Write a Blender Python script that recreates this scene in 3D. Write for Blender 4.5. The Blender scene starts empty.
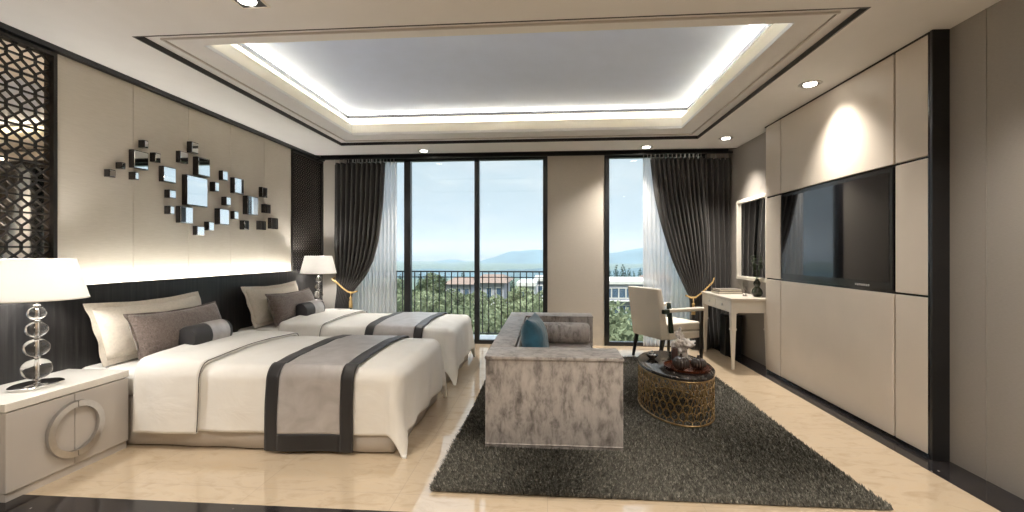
import bpy, bmesh, math, random
import numpy as np
from mathutils import Vector, Matrix, noise
R = random.Random(7)
scn = bpy.context.scene
COL = scn.collection
PI = math.pi

# ------------------------------------------------------------------ view
scn.view_settings.view_transform = 'Standard'
scn.view_settings.look = 'None'
scn.view_settings.gamma = 1
scn.view_settings.use_curve_mapping = False
scn.view_settings.exposure = 0.88
try:
    scn.cycles.use_denoising = True
    scn.cycles.max_bounces = 12
    scn.cycles.diffuse_bounces = 6
    scn.cycles.glossy_bounces = 6
    scn.cycles.transmission_bounces = 10
    scn.cycles.transparent_max_bounces = 24
    scn.cycles.caustics_reflective = False
    scn.cycles.caustics_refractive = False
    scn.cycles.sample_clamp_indirect = 6
except Exception:
    pass

F, HY, CAMH = 454.0, 253.5, 1.3
YAW = math.atan2(35.5, F)
cd = bpy.data.cameras.new('camera')
cam = bpy.data.objects.new('camera', cd)
COL.objects.link(cam)
cam.location = (0, 0, CAMH)
cam.rotation_euler = (PI / 2, 0, YAW)
cd.sensor_width = 36
cd.lens = F / 1024 * 36
cd.shift_y = (HY - 256) / 1024
cd.clip_end = 9000
scn.camera = cam

def at(px, py, Y):
    """pixel of the photograph -> point in the world at depth Y (used for the far landscape)"""
    u = (px - 512) / F; v = (HY - py) / F
    c, s = math.cos(YAW), math.sin(YAW)
    dx, dy = u * c - s, u * s + c
    k = Y / dy
    return Vector((dx * k, Y, CAMH + v * k))

# ------------------------------------------------------------------ materials
def s2l(c):
    return c / 12.92 if c <= 0.04045 else ((c + 0.055) / 1.055) ** 2.4
def rgb(r, g, b):
    return (s2l(r / 255), s2l(g / 255), s2l(b / 255), 1)

class Mat:
    def __init__(self, name):
        self.m = bpy.data.materials.new(name)
        self.m.use_nodes = True
        self.nt = self.m.node_tree
        self.p = self.nt.nodes['Principled BSDF']
        self.out = self.nt.nodes['Material Output']
    def n(self, t, **kw):
        nd = self.nt.nodes.new(t)
        for k, v in kw.items():
            if k.startswith('i_'):
                nd.inputs[k[2:].replace('_', ' ')].default_value = v
            else:
                setattr(nd, k, v)
        return nd
    def l(self, a, b):
        self.nt.links.new(a, b)
    def coords(self, scale=(1, 1, 1)):
        t = self.n('ShaderNodeTexCoord'); mp = self.n('ShaderNodeMapping')
        mp.inputs['Scale'].default_value = scale
        self.l(t.outputs['Object'], mp.inputs['Vector'])
        return mp.outputs['Vector']
    def ramp(self, src, stops):
        r = self.n('ShaderNodeValToRGB')
        e = r.color_ramp.elements
        while len(e) < len(stops): e.new(0.5)
        for el, (p, c) in zip(e, stops):
            el.position = p; el.color = c
        self.l(src, r.inputs['Fac'])
        return r.outputs['Color']
    def noise(self, scale, detail=4, stretch=(1, 1, 1), rough=.5, dist=0):
        nz = self.n('ShaderNodeTexNoise')
        nz.inputs['Scale'].default_value = scale
        nz.inputs['Detail'].default_value = detail
        nz.inputs['Roughness'].default_value = rough
        nz.inputs['Distortion'].default_value = dist
        self.l(self.coords(stretch), nz.inputs['Vector'])
        return nz.outputs['Fac']
    def bump(self, src, strength=.2, dist=.01):
        b = self.n('ShaderNodeBump')
        b.inputs['Strength'].default_value = strength
        b.inputs['Distance'].default_value = dist
        self.l(src, b.inputs['Height'])
        self.l(b.outputs['Normal'], self.p.inputs['Normal'])

def plain(name, col, rough=.5, metal=0, var=.06, vscale=6, spec=.5, stretch=(1, 1, 1), bump=0, bscale=200, sheen=0, coat=0):
    a = Mat(name)
    c0 = tuple(x * (1 - var) for x in col[:3]) + (1,)
    c1 = tuple(min(1, x * (1 + var)) for x in col[:3]) + (1,)
    f = a.noise(vscale, 4, stretch)
    a.l(a.ramp(f, [(.3, c0), (.7, c1)]), a.p.inputs['Base Color'])
    a.p.inputs['Roughness'].default_value = rough
    a.p.inputs['Metallic'].default_value = metal
    a.p.inputs['Specular IOR Level'].default_value = spec
    a.p.inputs['Sheen Weight'].default_value = sheen
    a.p.inputs['Coat Weight'].default_value = coat
    if bump:
        a.bump(a.noise(bscale, 3, stretch), bump, .004)
    return a.m

def emit(name, col, strength):
    a = Mat(name)
    a.p.inputs['Base Color'].default_value = col
    a.p.inputs['Emission Color'].default_value = col
    a.p.inputs['Emission Strength'].default_value = strength
    return a.m

M = {}
M['ceiling'] = plain('ceiling_paint', (.74, .735, .73), .7, var=.015, spec=.2)
M['upper_ceiling'] = plain('upper_ceiling_sky_tint', (.63, .73, .96), .6, var=.015, spec=.25)  # blue of the daylight on this ceiling is put into its base colour
M['cove'] = plain('cove_paint', (.86, .83, .76), .6, var=.01, spec=.2)
def lip_mat():
    a = Mat('glow_through_cove_lip')
    df = a.n('ShaderNodeBsdfDiffuse'); tl = a.n('ShaderNodeBsdfTranslucent'); m = a.n('ShaderNodeMixShader')
    a.l(a.ramp(a.noise(8, 2), [(.3, (.88, .86, .80, 1)), (.7, (.90, .88, .82, 1))]), df.inputs['Color'])
    tl.inputs['Color'].default_value = (.9, .88, .80, 1); m.inputs[0].default_value = .09  # translucency added so the strip behind makes the lip face glow
    a.l(df.outputs[0], m.inputs[1]); a.l(tl.outputs[0], m.inputs[2]); a.l(m.outputs[0], a.out.inputs['Surface'])
    return a.m
M['lip'] = lip_mat()
M['black_trim'] = plain('black_trim', (.012, .012, .013), .35, var=.2)
M['dark_gloss'] = plain('dark_gloss_trim', (.02, .018, .018), .12, var=.1)
M['bronze'] = plain('bronze_trim', (.06, .05, .04), .25, metal=.8, var=.1)
M['white_paint'] = plain('white_lacquer', (.78, .74, .67), .25, var=.02)
M['grey_lacquer'] = plain('grey_lacquer', (.52, .49, .46), .28, var=.02)
M['white_top'] = plain('white_top', (.80, .78, .73), .18, var=.02)
M['chrome'] = plain('chrome', (.75, .74, .72), .08, metal=1, var=.02)
M['satin_metal'] = plain('satin_metal', (.62, .61, .60), .28, metal=1, var=.05, vscale=40)
M['mirror'] = plain('mirror_glass', (.93, .94, .95), .015, metal=1, var=.005)
M['bronze_mirror'] = plain('bronze_mirror_glass', (1.0, .86, .72), .03, metal=1, var=.01)
M['black_frame'] = plain('black_window_frame', (.012, .013, .015), .3, var=.15)
M['black_wood'] = plain('black_wood', (.012, .010, .009), .3, var=.3, vscale=20)
M['gold'] = plain('antique_gold', (.44, .31, .15), .30, metal=1, var=.25, vscale=30)
M['rope'] = plain('gold_rope', (.55, .38, .16), .6, var=.25, vscale=120)
M['teal'] = plain('teal_velvet', rgb(38, 98, 124), .7, var=.25, vscale=14, sheen=.6, bump=.15, bscale=60)
M['green_lit_bracket'] = plain('dark_green_lit_bracket', (.015, .03, .018), .8, var=.2)  # dark bracket; the green cast of the light is put into its colour
M['cream_leather'] = plain('cream_leather', (.74, .70, .63), .5, var=.03, bump=.05, bscale=150)
M['linen_white'] = plain('white_linen', (.84, .825, .79), .85, var=.02, spec=.2, sheen=.15, bump=.06, bscale=350)
def duvet_mat():
    a = Mat('white_duvet_cotton')
    a.l(a.ramp(a.noise(6, 3), [(.3, (.81, .795, .76, 1)), (.7, (.85, .84, .81, 1))]), a.p.inputs['Base Color'])
    a.p.inputs['Roughness'].default_value = .85
    a.p.inputs['Specular IOR Level'].default_value = .2
    a.p.inputs['Sheen Weight'].default_value = .15
    a.bump(a.noise(3.6, 3, (1, 1.3, 1.6), .5, 1.2), .22, .03)
    return a.m
M['duvet'] = duvet_mat()
M['linen_beige'] = plain('beige_linen', (.68, .625, .54), .85, var=.07, vscale=60, spec=.2, sheen=.2, bump=.12, bscale=300)
M['skirt'] = plain('pale_grey_upholstery', (.52, .48, .44), .8, var=.04, spec=.2, bump=.06, bscale=200)
M['charcoal'] = plain('charcoal_satin', (.018, .017, .019), .5, var=.15, sheen=.1)
M['piping'] = plain('grey_piping', (.10, .09, .09), .6)
M['tv_screen'] = plain('tv_screen', (.008, .008, .010), .04, var=.05, coat=.3)
M['tv_bezel'] = plain('tv_bezel', (.012, .012, .013), .18, var=.1)
M['logo'] = plain('pale_mark', (.6, .6, .6), .4)
M['crystal'] = None
M['copper'] = plain('copper_tray', (.22, .07, .035), .25, metal=.7, var=.2)
M['gourd'] = plain('dark_fluted_ceramic', (.045, .036, .033), .16, var=.2)
M['brown_wax'] = plain('brown_candle', (.045, .018, .015), .4, var=.1)
M['petal'] = plain('white_petal', (.78, .74, .72), .6, var=.05)
M['stem'] = plain('green_stem', (.05, .08, .03), .6, var=.2)
M['vase_green'] = plain('dark_green_glaze', (.03, .035, .022), .15, var=.3)
M['leaf_dark'] = plain('dark_leaf', (.02, .035, .015), .5, var=.3)
M['book'] = plain('book_cover', (.24, .22, .20), .5, var=.05)
M['book_brown'] = plain('brown_book_cover', (.10, .075, .06), .5, var=.05)
M['paper'] = plain('book_pages', (.70, .66, .58), .8, var=.08, vscale=200, stretch=(1, 1, 40))
M['bin'] = plain('black_box', (.008, .008, .008), .35)
M['back_wall'] = plain('pier_wallpaper', (.54, .505, .455), .7, var=.04, vscale=30, stretch=(1, 1, 12), spec=.25, bump=.1, bscale=120)
M['right_wall'] = plain('grey_wallpaper', (.295, .275, .255), .6, var=.05, vscale=40, stretch=(1, 1, 10), spec=.3, bump=.1, bscale=150)
M['concrete'] = plain('balcony_tile', (.55, .55, .54), .5, var=.05)
M['milk_glass'] = plain('pale_vase_glass', (.55, .53, .51), .12, var=.08)
M['soil'] = plain('grassy_ground', (.06, .085, .05), .9, var=.4, vscale=.4)
M['rend_white'] = plain('white_render', (.50, .48, .44), .8, var=.05, vscale=1)
M['rend_grey'] = plain('grey_render', (.28, .28, .31), .8, var=.06, vscale=1)
M['roof_tile'] = plain('brown_roof_tile', (.17, .11, .08), .8, var=.25, vscale=4)
M['bl_glass'] = plain('dark_window_glass', (.06, .09, .13), .1, var=.3)
M['hill'] = plain('forested_hill', (.05, .09, .10), .95, var=.3, vscale=.01)
M['trunk'] = plain('bark', (.10, .07, .05), .9, var=.3)

def wall_panel_mat():
    a = Mat('beige_grasscloth')
    f = a.noise(26, 5, (1, .5, 9), .6)
    g = a.noise(1.5, 2)
    mx = a.n('ShaderNodeMath', operation='ADD'); a.l(f, mx.inputs[0]); a.l(g, mx.inputs[1])
    a.l(a.ramp(mx.outputs[0], [(.35, (.47, .42, .34, 1)), (.65, (.56, .50, .42, 1))]), a.p.inputs['Base Color'])
    mx.inputs[1].default_value = 0
    h = a.n('ShaderNodeMath', operation='MULTIPLY'); h.inputs[1].default_value = .5
    a.l(mx.outputs[0], h.inputs[0])
    r = a.ramp(h.outputs[0], [(.35, (.53, .485, .41, 1)), (.65, (.62, .575, .50, 1))])
    a.l(r, a.p.inputs['Base Color'])
    a.p.inputs['Roughness'].default_value = .75
    a.bump(f, .15, .004)
    return a.m
M['panel_beige'] = wall_panel_mat()
M['panel_cream'] = plain('cream_padded_panel', (.64, .58, .51), .42, var=.03, vscale=3, spec=.35, bump=.03, bscale=200)

def wood_dark():
    a = Mat('dark_oak_panelling')
    f = a.noise(30, 6, (1, 1, .035), .65)
    a.l(a.ramp(f, [(.35, (.006, .006, .0065, 1)), (.55, (.020, .019, .019, 1)), (.75, (.05, .046, .042, 1))]), a.p.inputs['Base Color'])
    a.p.inputs['Roughness'].default_value = .38
    a.bump(f, .25, .004)
    return a.m
M['dark_wood'] = wood_dark()
M['screen_wood'] = plain('carved_dark_wood', (.008, .0055, .004), .5, var=.3, vscale=15)

def marble_floor():
    a = Mat('cream_marble_tiles')
    co = a.coords()
    br = a.n('ShaderNodeTexBrick')
    br.offset = 0
    br.inputs['Scale'].default_value = 1
    br.inputs['Brick Width'].default_value = .8
    br.inputs['Row Height'].default_value = .8
    br.inputs['Mortar Size'].default_value = .002
    br.inputs['Mortar Smooth'].default_value = .1
    br.inputs['Color1'].default_value = (.58, .47, .34, 1)
    br.inputs['Color2'].default_value = (.62, .505, .375, 1)
    br.inputs['Mortar'].default_value = (.50, .41, .31, 1)
    a.l(co, br.inputs['Vector'])
    nz = a.noise(5, 8, (1, 2.2, 1), .65, 1.2)
    vein = a.ramp(nz, [(.3, (.80, .76, .70, 1)), (.5, (1, 1, 1, 1)), (.72, (1.0, .96, .90, 1))])
    mx = a.n('ShaderNodeMixRGB', blend_type='MULTIPLY'); mx.inputs['Fac'].default_value = .8
    a.l(br.outputs['Color'], mx.inputs[1]); a.l(vein, mx.inputs[2])
    a.l(mx.outputs[0], a.p.inputs['Base Color'])
    a.p.inputs['Roughness'].default_value = .035
    a.p.inputs['IOR'].default_value = 1.95
    return a.m
M['floor'] = marble_floor()

def dark_marble():
    a = Mat('dark_emperador_marble')
    nz = a.noise(9, 8, (1, 1, 1), .7, 2.5)
    base = a.ramp(nz, [(.40, (.012, .011, .013, 1)), (.60, (.03, .027, .028, 1)), (.70, (.06, .05, .045, 1))])
    v = a.n('ShaderNodeTexVoronoi'); v.inputs['Scale'].default_value = 22
    a.l(a.coords((1, .6, 1)), v.inputs['Vector'])
    sp = a.ramp(v.outputs['Distance'], [(.07, (.55, .50, .45, 1)), (.12, (0, 0, 0, 1))])
    nz2 = a.noise(7, 2)
    msk = a.ramp(nz2, [(.55, (0, 0, 0, 1)), (.62, (1, 1, 1, 1))])
    m1 = a.n('ShaderNodeMixRGB', blend_type='MULTIPLY'); m1.inputs['Fac'].default_value = 1
    a.l(sp, m1.inputs[1]); a.l(msk, m1.inputs[2])
    m2 = a.n('ShaderNodeMixRGB', blend_type='ADD'); m2.inputs['Fac'].default_value = 1
    a.l(base, m2.inputs[1]); a.l(m1.outputs[0], m2.inputs[2])
    a.l(m2.outputs[0], a.p.inputs['Base Color'])
    a.p.inputs['Roughness'].default_value = .12
    return a.m
M['dark_marble'] = dark_marble()

def table_marble():
    a = Mat('striated_black_marble')
    nz = a.noise(14, 6, (1.6, .35, 1), .6, 1.6)
    a.l(a.ramp(nz, [(.45, (.014, .012, .011, 1)), (.60, (.035, .03, .028, 1)), (.66, (.30, .27, .24, 1)), (.70, (.02, .018, .017, 1))]), a.p.inputs['Base Color'])
    a.p.inputs['Roughness'].default_value = .1
    return a.m
M['table_marble'] = table_marble()

def velvet():
    a = Mat('crushed_taupe_velvet')
    n1 = a.noise(5.5, 7, (1.3, 1.3, .55), .68, 1.0)
    n2 = a.noise(24, 5, (1, 1, .45), .65, .4)
    mx = a.n('ShaderNodeMath', operation='MULTIPLY_ADD'); mx.inputs[1].default_value = .5
    a.l(n2, mx.inputs[0])
    sc = a.n('ShaderNodeMath', operation='MULTIPLY'); sc.inputs[1].default_value = .5
    a.l(n1, sc.inputs[0]); a.l(sc.outputs[0], mx.inputs[2])
    a.l(a.ramp(mx.outputs[0], [(.36, (.14, .127, .12, 1)), (.44, (.28, .257, .245, 1)), (.51, (.42, .388, .37, 1)), (.62, (.52, .485, .465, 1))]), a.p.inputs['Base Color'])
    a.p.inputs['Roughness'].default_value = .55
    a.p.inputs['Sheen Weight'].default_value = .5
    a.p.inputs['Sheen Roughness'].default_value = .35
    a.bump(mx.outputs[0], .25, .01)
    return a.m
M['velvet'] = velvet()

def brown_chenille():
    a = Mat('brown_crinkled_fabric')
    n1 = a.noise(55, 5, (1, 1, 1), .7, 1.5)
    a.l(a.ramp(n1, [(.35, (.085, .062, .052, 1)), (.6, (.19, .15, .13, 1)), (.75, (.30, .25, .22, 1))]), a.p.inputs['Base Color'])
    a.p.inputs['Roughness'].default_value = .7
    a.p.inputs['Sheen Weight'].default_value = .4
    a.bump(n1, .4, .008)
    return a.m
M['brown_fabric'] = brown_chenille()

def silver_satin():
    a = Mat('silver_satin')
    n1 = a.noise(8, 4, (1, 1, 1), .5, .6)
    a.l(a.ramp(n1, [(.35, (.42, .40, .395, 1)), (.7, (.54, .52, .52, 1))]), a.p.inputs['Base Color'])
    a.p.inputs['Roughness'].default_value = .32
    a.p.inputs['Metallic'].default_value = .15
    a.bump(a.noise(3.5, 3), .12, .02)
    return a.m
M['silver'] = silver_satin()

def curtain_mat():
    a = Mat('charcoal_drape')
    f = a.noise(180, 2, (1, 1, .1))
    a.l(a.ramp(f, [(.3, (.020, .0185, .018, 1)), (.7, (.034, .031, .0295, 1))]), a.p.inputs['Base Color'])
    a.p.inputs['Roughness'].default_value = .55
    a.p.inputs['Sheen Weight'].default_value = .22
    return a.m
M['drape'] = curtain_mat()

def sheer_mat():
    a = Mat('white_sheer')
    tr = a.n('ShaderNodeBsdfTransparent'); tl = a.n('ShaderNodeBsdfTranslucent'); df = a.n('ShaderNodeBsdfDiffuse')
    tl.inputs['Color'].default_value = (.9, .9, .92, 1); df.inputs['Color'].default_value = (.85, .85, .87, 1)
    m1 = a.n('ShaderNodeMixShader'); m1.inputs[0].default_value = .5
    a.l(tl.outputs[0], m1.inputs[1]); a.l(df.outputs[0], m1.inputs[2])
    m2 = a.n('ShaderNodeMixShader')
    nz = a.noise(60, 2, (1, 1, .05))
    a.l(a.ramp(nz, [(.3, (.74, .74, .74, 1)), (.7, (.84, .84, .84, 1))]), m2.inputs[0])
    a.l(tr.outputs[0], m2.inputs[1]); a.l(m1.outputs[0], m2.inputs[2])
    a.l(m2.outputs[0], a.out.inputs['Surface'])
    return a.m
M['sheer'] = sheer_mat()

def shade_mat():
    a = Mat('white_lampshade')
    tl = a.n('ShaderNodeBsdfTranslucent'); df = a.n('ShaderNodeBsdfDiffuse')
    nz = a.noise(250, 2)
    a.l(a.ramp(nz, [(.3, (.82, .81, .79, 1)), (.7, (.88, .87, .85, 1))]), tl.inputs['Color'])
    df.inputs['Color'].default_value = (.82, .81, .79, 1)
    m1 = a.n('ShaderNodeMixShader'); m1.inputs[0].default_value = .45
    a.l(tl.outputs[0], m1.inputs[1]); a.l(df.outputs[0], m1.inputs[2])
    a.l(m1.outputs[0], a.out.inputs['Surface'])
    return a.m
M['shade'] = shade_mat()

def glass_pane():
    a = Mat('window_glass')
    tr = a.n('ShaderNodeBsdfTransparent'); gl = a.n('ShaderNodeBsdfGlossy'); fr = a.n('ShaderNodeFresnel')
    tr.inputs['Color'].default_value = (.97, .985, .98, 1)
    gl.inputs['Roughness'].default_value = 0
    fr.inputs['IOR'].default_value = 1.3
    m = a.n('ShaderNodeMixShader')
    a.l(fr.outputs[0], m.inputs[0]); a.l(tr.outputs[0], m.inputs[1]); a.l(gl.outputs[0], m.inputs[2])
    a.l(m.outputs[0], a.out.inputs['Surface'])
    return a.m
M['glass'] = glass_pane()

def crystal():
    a = Mat('clear_crystal')
    a.p.inputs['Base Color'].default_value = (.97, .97, .97, 1)
    a.p.inputs['Transmission Weight'].default_value = 1
    a.p.inputs['Roughness'].default_value = .0
    a.p.inputs['IOR'].default_value = 1.5
    return a.m
M['crystal'] = crystal()

def rug_mat():
    a = Mat('charcoal_shag')
    n1 = a.noise(90, 3, (1, 1, .2), .7)
    n2 = a.noise(2.2, 3, (.8, 2.0, 1), .5, .8)
    c1 = a.ramp(n1, [(.33, (.045, .043, .038, 1)), (.55, (.15, .145, .125, 1)), (.72, (.50, .48, .42, 1))])
    a.l(c1, a.p.inputs['Base Color'])
    a.p.inputs['Roughness'].default_value = .9
    a.p.inputs['Specular IOR Level'].default_value = .2
    return a.m
M['rug'] = rug_mat()

def leaf_mat(name, c0, c1):
    a = Mat(name)
    n1 = a.noise(1.3, 4)
    oi = a.n('ShaderNodeObjectInfo')
    ad = a.n('ShaderNodeMath', operation='MULTIPLY_ADD'); ad.inputs[1].default_value = .25
    a.l(oi.outputs['Random'], ad.inputs[0]); a.l(n1, ad.inputs[2])
    cc = a.ramp(ad.outputs[0], [(.4, c0), (.85, c1)])
    df = a.n('ShaderNodeBsdfDiffuse'); tl = a.n('ShaderNodeBsdfTranslucent')
    a.l(cc, df.inputs['Color']); a.l(cc, tl.inputs['Color'])
    m = a.n('ShaderNodeMixShader'); m.inputs[0].default_value = .3
    a.l(df.outputs[0], m.inputs[1]); a.l(tl.outputs[0], m.inputs[2])
    a.l(m.outputs[0], a.out.inputs['Surface'])
    return a.m
M['leaf'] = leaf_mat('green_leaves', (.075, .095, .055, 1), (.27, .295, .175, 1))
M['needle'] = leaf_mat('conifer_needles', (.02, .045, .035, 1), (.05, .09, .06, 1))

# ------------------------------------------------------------------ object helpers
def wloc(o):
    v = Vector((0, 0, 0))
    while o is not None:
        v += o.location; o = o.parent
    return v

class MB:
    """collects shapes, given in world coordinates, and links them as ONE mesh object"""
    def __init__(self): self.bm = bmesh.new()
    def box(self, x0, x1, y0, y1, z0, z1, bev=0, seg=2, mat=None):
        r = bmesh.ops.create_cube(self.bm, size=1)
        v = r['verts']
        sx, sy, sz = x1 - x0, y1 - y0, z1 - z0
        T = Matrix.Translation(((x0 + x1) / 2, (y0 + y1) / 2, (z0 + z1) / 2)) @ Matrix.Diagonal((sx, sy, sz, 1))
        if mat is not None: T = mat @ T
        bmesh.ops.transform(self.bm, matrix=T, verts=v)
        if bev:
            es = list({e for q in v for e in q.link_edges})
            bmesh.ops.bevel(self.bm, geom=es, offset=bev, segments=seg, profile=.5, affect='EDGES')
        return self
    def hexa(self, pts, bev=0, seg=2):
        """8 points: bottom 4 then top 4, both counter-clockwise"""
        v = [self.bm.verts.new(p) for p in pts]
        fs = [(3, 2, 1, 0), (4, 5, 6, 7), (0, 1, 5, 4), (1, 2, 6, 5), (2, 3, 7, 6), (3, 0, 4, 7)]
        for f in fs: self.bm.faces.new([v[i] for i in f])
        if bev:
            es = list({e for q in v for e in q.link_edges})
            bmesh.ops.bevel(self.bm, geom=es, offset=bev, segments=seg, profile=.5, affect='EDGES')
        return self
    def lathe(self, prof, c=(0, 0, 0), n=32, sx=1, sy=1, mod=None, cap=True):
        rings = []
        for (r, z) in prof:
            ring = []
            for i in range(n):
                a = 2 * PI * i / n
                q = r * (mod(a, z) if mod else 1)
                ring.append(self.bm.verts.new((c[0] + sx * q * math.cos(a), c[1] + sy * q * math.sin(a), c[2] + z)))
            rings.append(ring)
        for a, b in zip(rings, rings[1:]):
            for i in range(n):
                j = (i + 1) % n
                self.bm.faces.new((a[i], a[j], b[j], b[i]))
        if cap:
            self.bm.faces.new(list(reversed(rings[0]))); self.bm.faces.new(rings[-1])
        return self
    def tube(self, pts, r, n=8, radii=None):
        pts = [Vector(p) for p in pts]
        rings = []
        prev = None
        for i, p in enumerate(pts):
            d = (pts[min(i + 1, len(pts) - 1)] - pts[max(i - 1, 0)]).normalized()
            if prev is None:
                up = Vector((0, 0, 1)) if abs(d.z) < .9 else Vector((1, 0, 0))
                a = d.cross(up).normalized()
            else:
                a = (prev - d * prev.dot(d)).normalized()
            prev = a
            b = d.cross(a)
            rr = radii[i] if radii else r
            rings.append([self.bm.verts.new(p + rr * (math.cos(2 * PI * k / n) * a + math.sin(2 * PI * k / n) * b)) for k in range(n)])
        for a, b in zip(rings, rings[1:]):
            for k in range(n):
                j = (k + 1) % n
                self.bm.faces.new((a[k], a[j], b[j], b[k]))
        self.bm.faces.new(list(reversed(rings[0]))); self.bm.faces.new(rings[-1])
        return self
    def ball(self, c, r, sx=1, sy=1, sz=1, sub=3):
        q = bmesh.ops.create_icosphere(self.bm, subdivisions=sub, radius=r)
        bmesh.ops.transform(self.bm, matrix=Matrix.Translation(c) @ Matrix.Diagonal((sx, sy, sz, 1)), verts=q['verts'])
        return self
    def grid(self, fn, nu, nv, close=False):
        vs = [[self.bm.verts.new(fn(i / nu, j / nv)) for j in range(nv + 1)] for i in range(nu + 1)]
        for i in range(nu):
            for j in range(nv):
                self.bm.faces.new((vs[i][j], vs[i + 1][j], vs[i + 1][j + 1], vs[i][j + 1]))
        return self
    def build(self, name, mat, parent=None, smooth=False, solid=0, offset=0, sub=0, recalc=True):
        if recalc: bmesh.ops.recalc_face_normals(self.bm, faces=self.bm.faces[:])
        me = bpy.data.meshes.new(name)
        if parent is not None:
            bmesh.ops.translate(self.bm, vec=-wloc(parent), verts=self.bm.verts[:])
        self.bm.to_mesh(me); self.bm.free()
        me.materials.append(mat)
        if smooth:
            for p in me.polygons: p.use_smooth = True
            if smooth == 'auto':
                for e in me.edges: pass
        o = bpy.data.objects.new(name, me)
        COL.objects.link(o)
        if parent is not None: o.parent = parent
        if solid:
            s = o.modifiers.new('thickness', 'SOLIDIFY'); s.thickness = solid; s.offset = offset
        if sub:
            s = o.modifiers.new('smooth', 'SUBSURF'); s.levels = sub; s.render_levels = sub
        if smooth == 'auto':
            bm = bmesh.new(); bm.from_mesh(me)
            for e in bm.edges:
                if len(e.link_faces) == 2 and e.calc_face_angle(0) > math.radians(38): e.smooth = False
            bm.to_mesh(me); bm.free()
        return o

def place_origin(o, p):
    """move a top-level mesh's origin to p without moving the mesh"""
    p = Vector(p)
    o.data.transform(Matrix.Translation(-p)); o.location = p
    return o
def tag(o, label=None, cat=None, group=None, kind=None):
    if label: o['label'] = label
    if cat: o['category'] = cat
    if group: o['group'] = group
    if kind: o['kind'] = kind
    return o
def thing(name, loc, label, cat, group=None):
    o = bpy.data.objects.new(name, None)
    o.empty_display_size = .05
    COL.objects.link(o); o.location = loc
    return tag(o, label, cat, group)
def struct(o, label=None):
    o['kind'] = 'structure'
    if label: o['label'] = label
    return o
KIDS = {}
def copy_tree(o, parent=None):
    c = o.copy(); COL.objects.link(c)
    if parent is not None: c.parent = parent
    for ch in [k for k in bpy.data.objects if k.parent == o]:
        copy_tree(ch, c)
    return c

# ------------------------------------------------------------------ ROOM
XL, XR, YB, YF, ZC = -3.355, 2.50, 6.50, -1.60, 2.70
struct(MB().box(XL - .2, XR + .2, YF - .2, YB + .1, -.12, 0).build('floor', M['floor']), 'polished cream marble tile floor')
b = MB()
b.box(2.275, 2.4995, 2.23, 6.45, .0005, .004)
b.box(XL, 2.4995, 1.90, 2.229, .0005, .004)
struct(b.build('trim_1', M['dark_marble']), 'dark speckled marble border inlaid in the floor')

# ceiling: flat outer band, stepped tray, lip, cove, raised centre
hx0, hx1, hy0, hy1 = -2.67, 1.83, 2.73, 5.70
b = MB()
b.box(XL - .2, hx0, YF - .2, 6.25, ZC, 3.25)
b.box(hx1, XR + .2, YF - .2, 6.25, ZC, 3.25)
b.box(hx0, hx1, YF - .2, hy0, ZC, 3.25)
b.box(hx0, hx1, hy1, 6.25, ZC, 3.25)
b.box(XL - .2, XR + .2, YF - .2, YB + .2, 3.25, 3.35)
ceil = struct(b.build('ceiling', M['ceiling']), 'pale plaster ceiling around the raised tray')
lx0, lx1, ly0, ly1 = -2.365, 1.535, 2.955, 5.34
def frame_boxes(b, x0, x1, y0, y1, X0, X1, Y0, Y1, z0, z1):
    """ring between the outer rectangle X/Y and the inner rectangle x/y"""
    b.box(X0, x0, Y0, Y1, z0, z1); b.box(x1, X1, Y0, Y1, z0, z1)
    b.box(x0, x1, Y0, y0, z0, z1); b.box(x0, x1, y1, Y1, z0, z1)
    return b
frame_boxes(MB(), lx0, lx1, ly0, ly1, hx0, hx1, hy0, hy1, 2.735, 2.765).build('tray_soffit', M['ceiling'], ceil)
t = .008
frame_boxes(MB(), hx0 + t, hx1 - t, hy0 + t, hy1 - t, hx0 - .002, hx1 + .002, hy0 - .002, hy1 + .002, 2.698, 2.735).build('shadow_trim', M['black_trim'], ceil)
g0 = .10
frame_boxes(MB(), hx0 + g0 + .012, hx1 - g0 - .012, hy0 + g0 + .012, hy1 - g0 - .012, hx0 + g0, hx1 - g0, hy0 + g0, hy1 - g0, 2.722, 2.737).build('tray_bead', M['grey_lacquer'], ceil)
frame_boxes(MB(), lx0, lx1, ly0, ly1, lx0 - .018, lx1 + .018, ly0 - .018, ly1 + .018, 2.762, 2.865).build('cove_lip', M['lip'], ceil)
q = .10
frame_boxes(MB(), lx0 - q, lx1 + q, ly0 - q, ly1 + q, lx0 - q - .05, lx1 + q + .05, ly0 - q - .05, ly1 + q + .05, 2.76, 3.03).build('cove_wall', M['cove'], ceil)
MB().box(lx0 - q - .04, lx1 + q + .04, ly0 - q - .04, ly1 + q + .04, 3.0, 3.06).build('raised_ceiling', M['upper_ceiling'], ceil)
frame_boxes(MB(), lx0 - q + .018, lx1 + q - .018, ly0 - q + .018, ly1 + q - .018, lx0 - q, lx1 + q, ly0 - q, ly1 + q, 2.968, 2.999).build('cove_trim', M['black_trim'], ceil)
LED = emit('cove_led', (1, .92, .75, 1), 46)
frame_boxes(MB(), lx0 - .035, lx1 + .035, ly0 - .035, ly1 + .035, lx0 - .06, lx1 + .06, ly0 - .06, ly1 + .06, 2.775, 2.79).build('light_strip', LED, ceil)

# walls
struct(MB().box(XL - .2, XL, YF - .2, YB + .1, -.1, 3.25).build('wall_left', M['right_wall']), 'left wall behind the panelling')
struct(MB().box(XR, XR + .2, YF - .2, YB + .1, -.1, 3.25).build('wall_right', M['right_wall']), 'grey papered right wall')
struct(MB().box(XL - .2, XR + .2, YF - .2, YF, -.1, 3.25).build('wall_front', M['right_wall']), 'wall behind the camera')
struct(MB().box(XR - .004, XR + .001, 2.795, 2.799, 0, 2.7).build('trim_2', M['right_wall']), 'wallpaper seam on the right wall')
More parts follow.
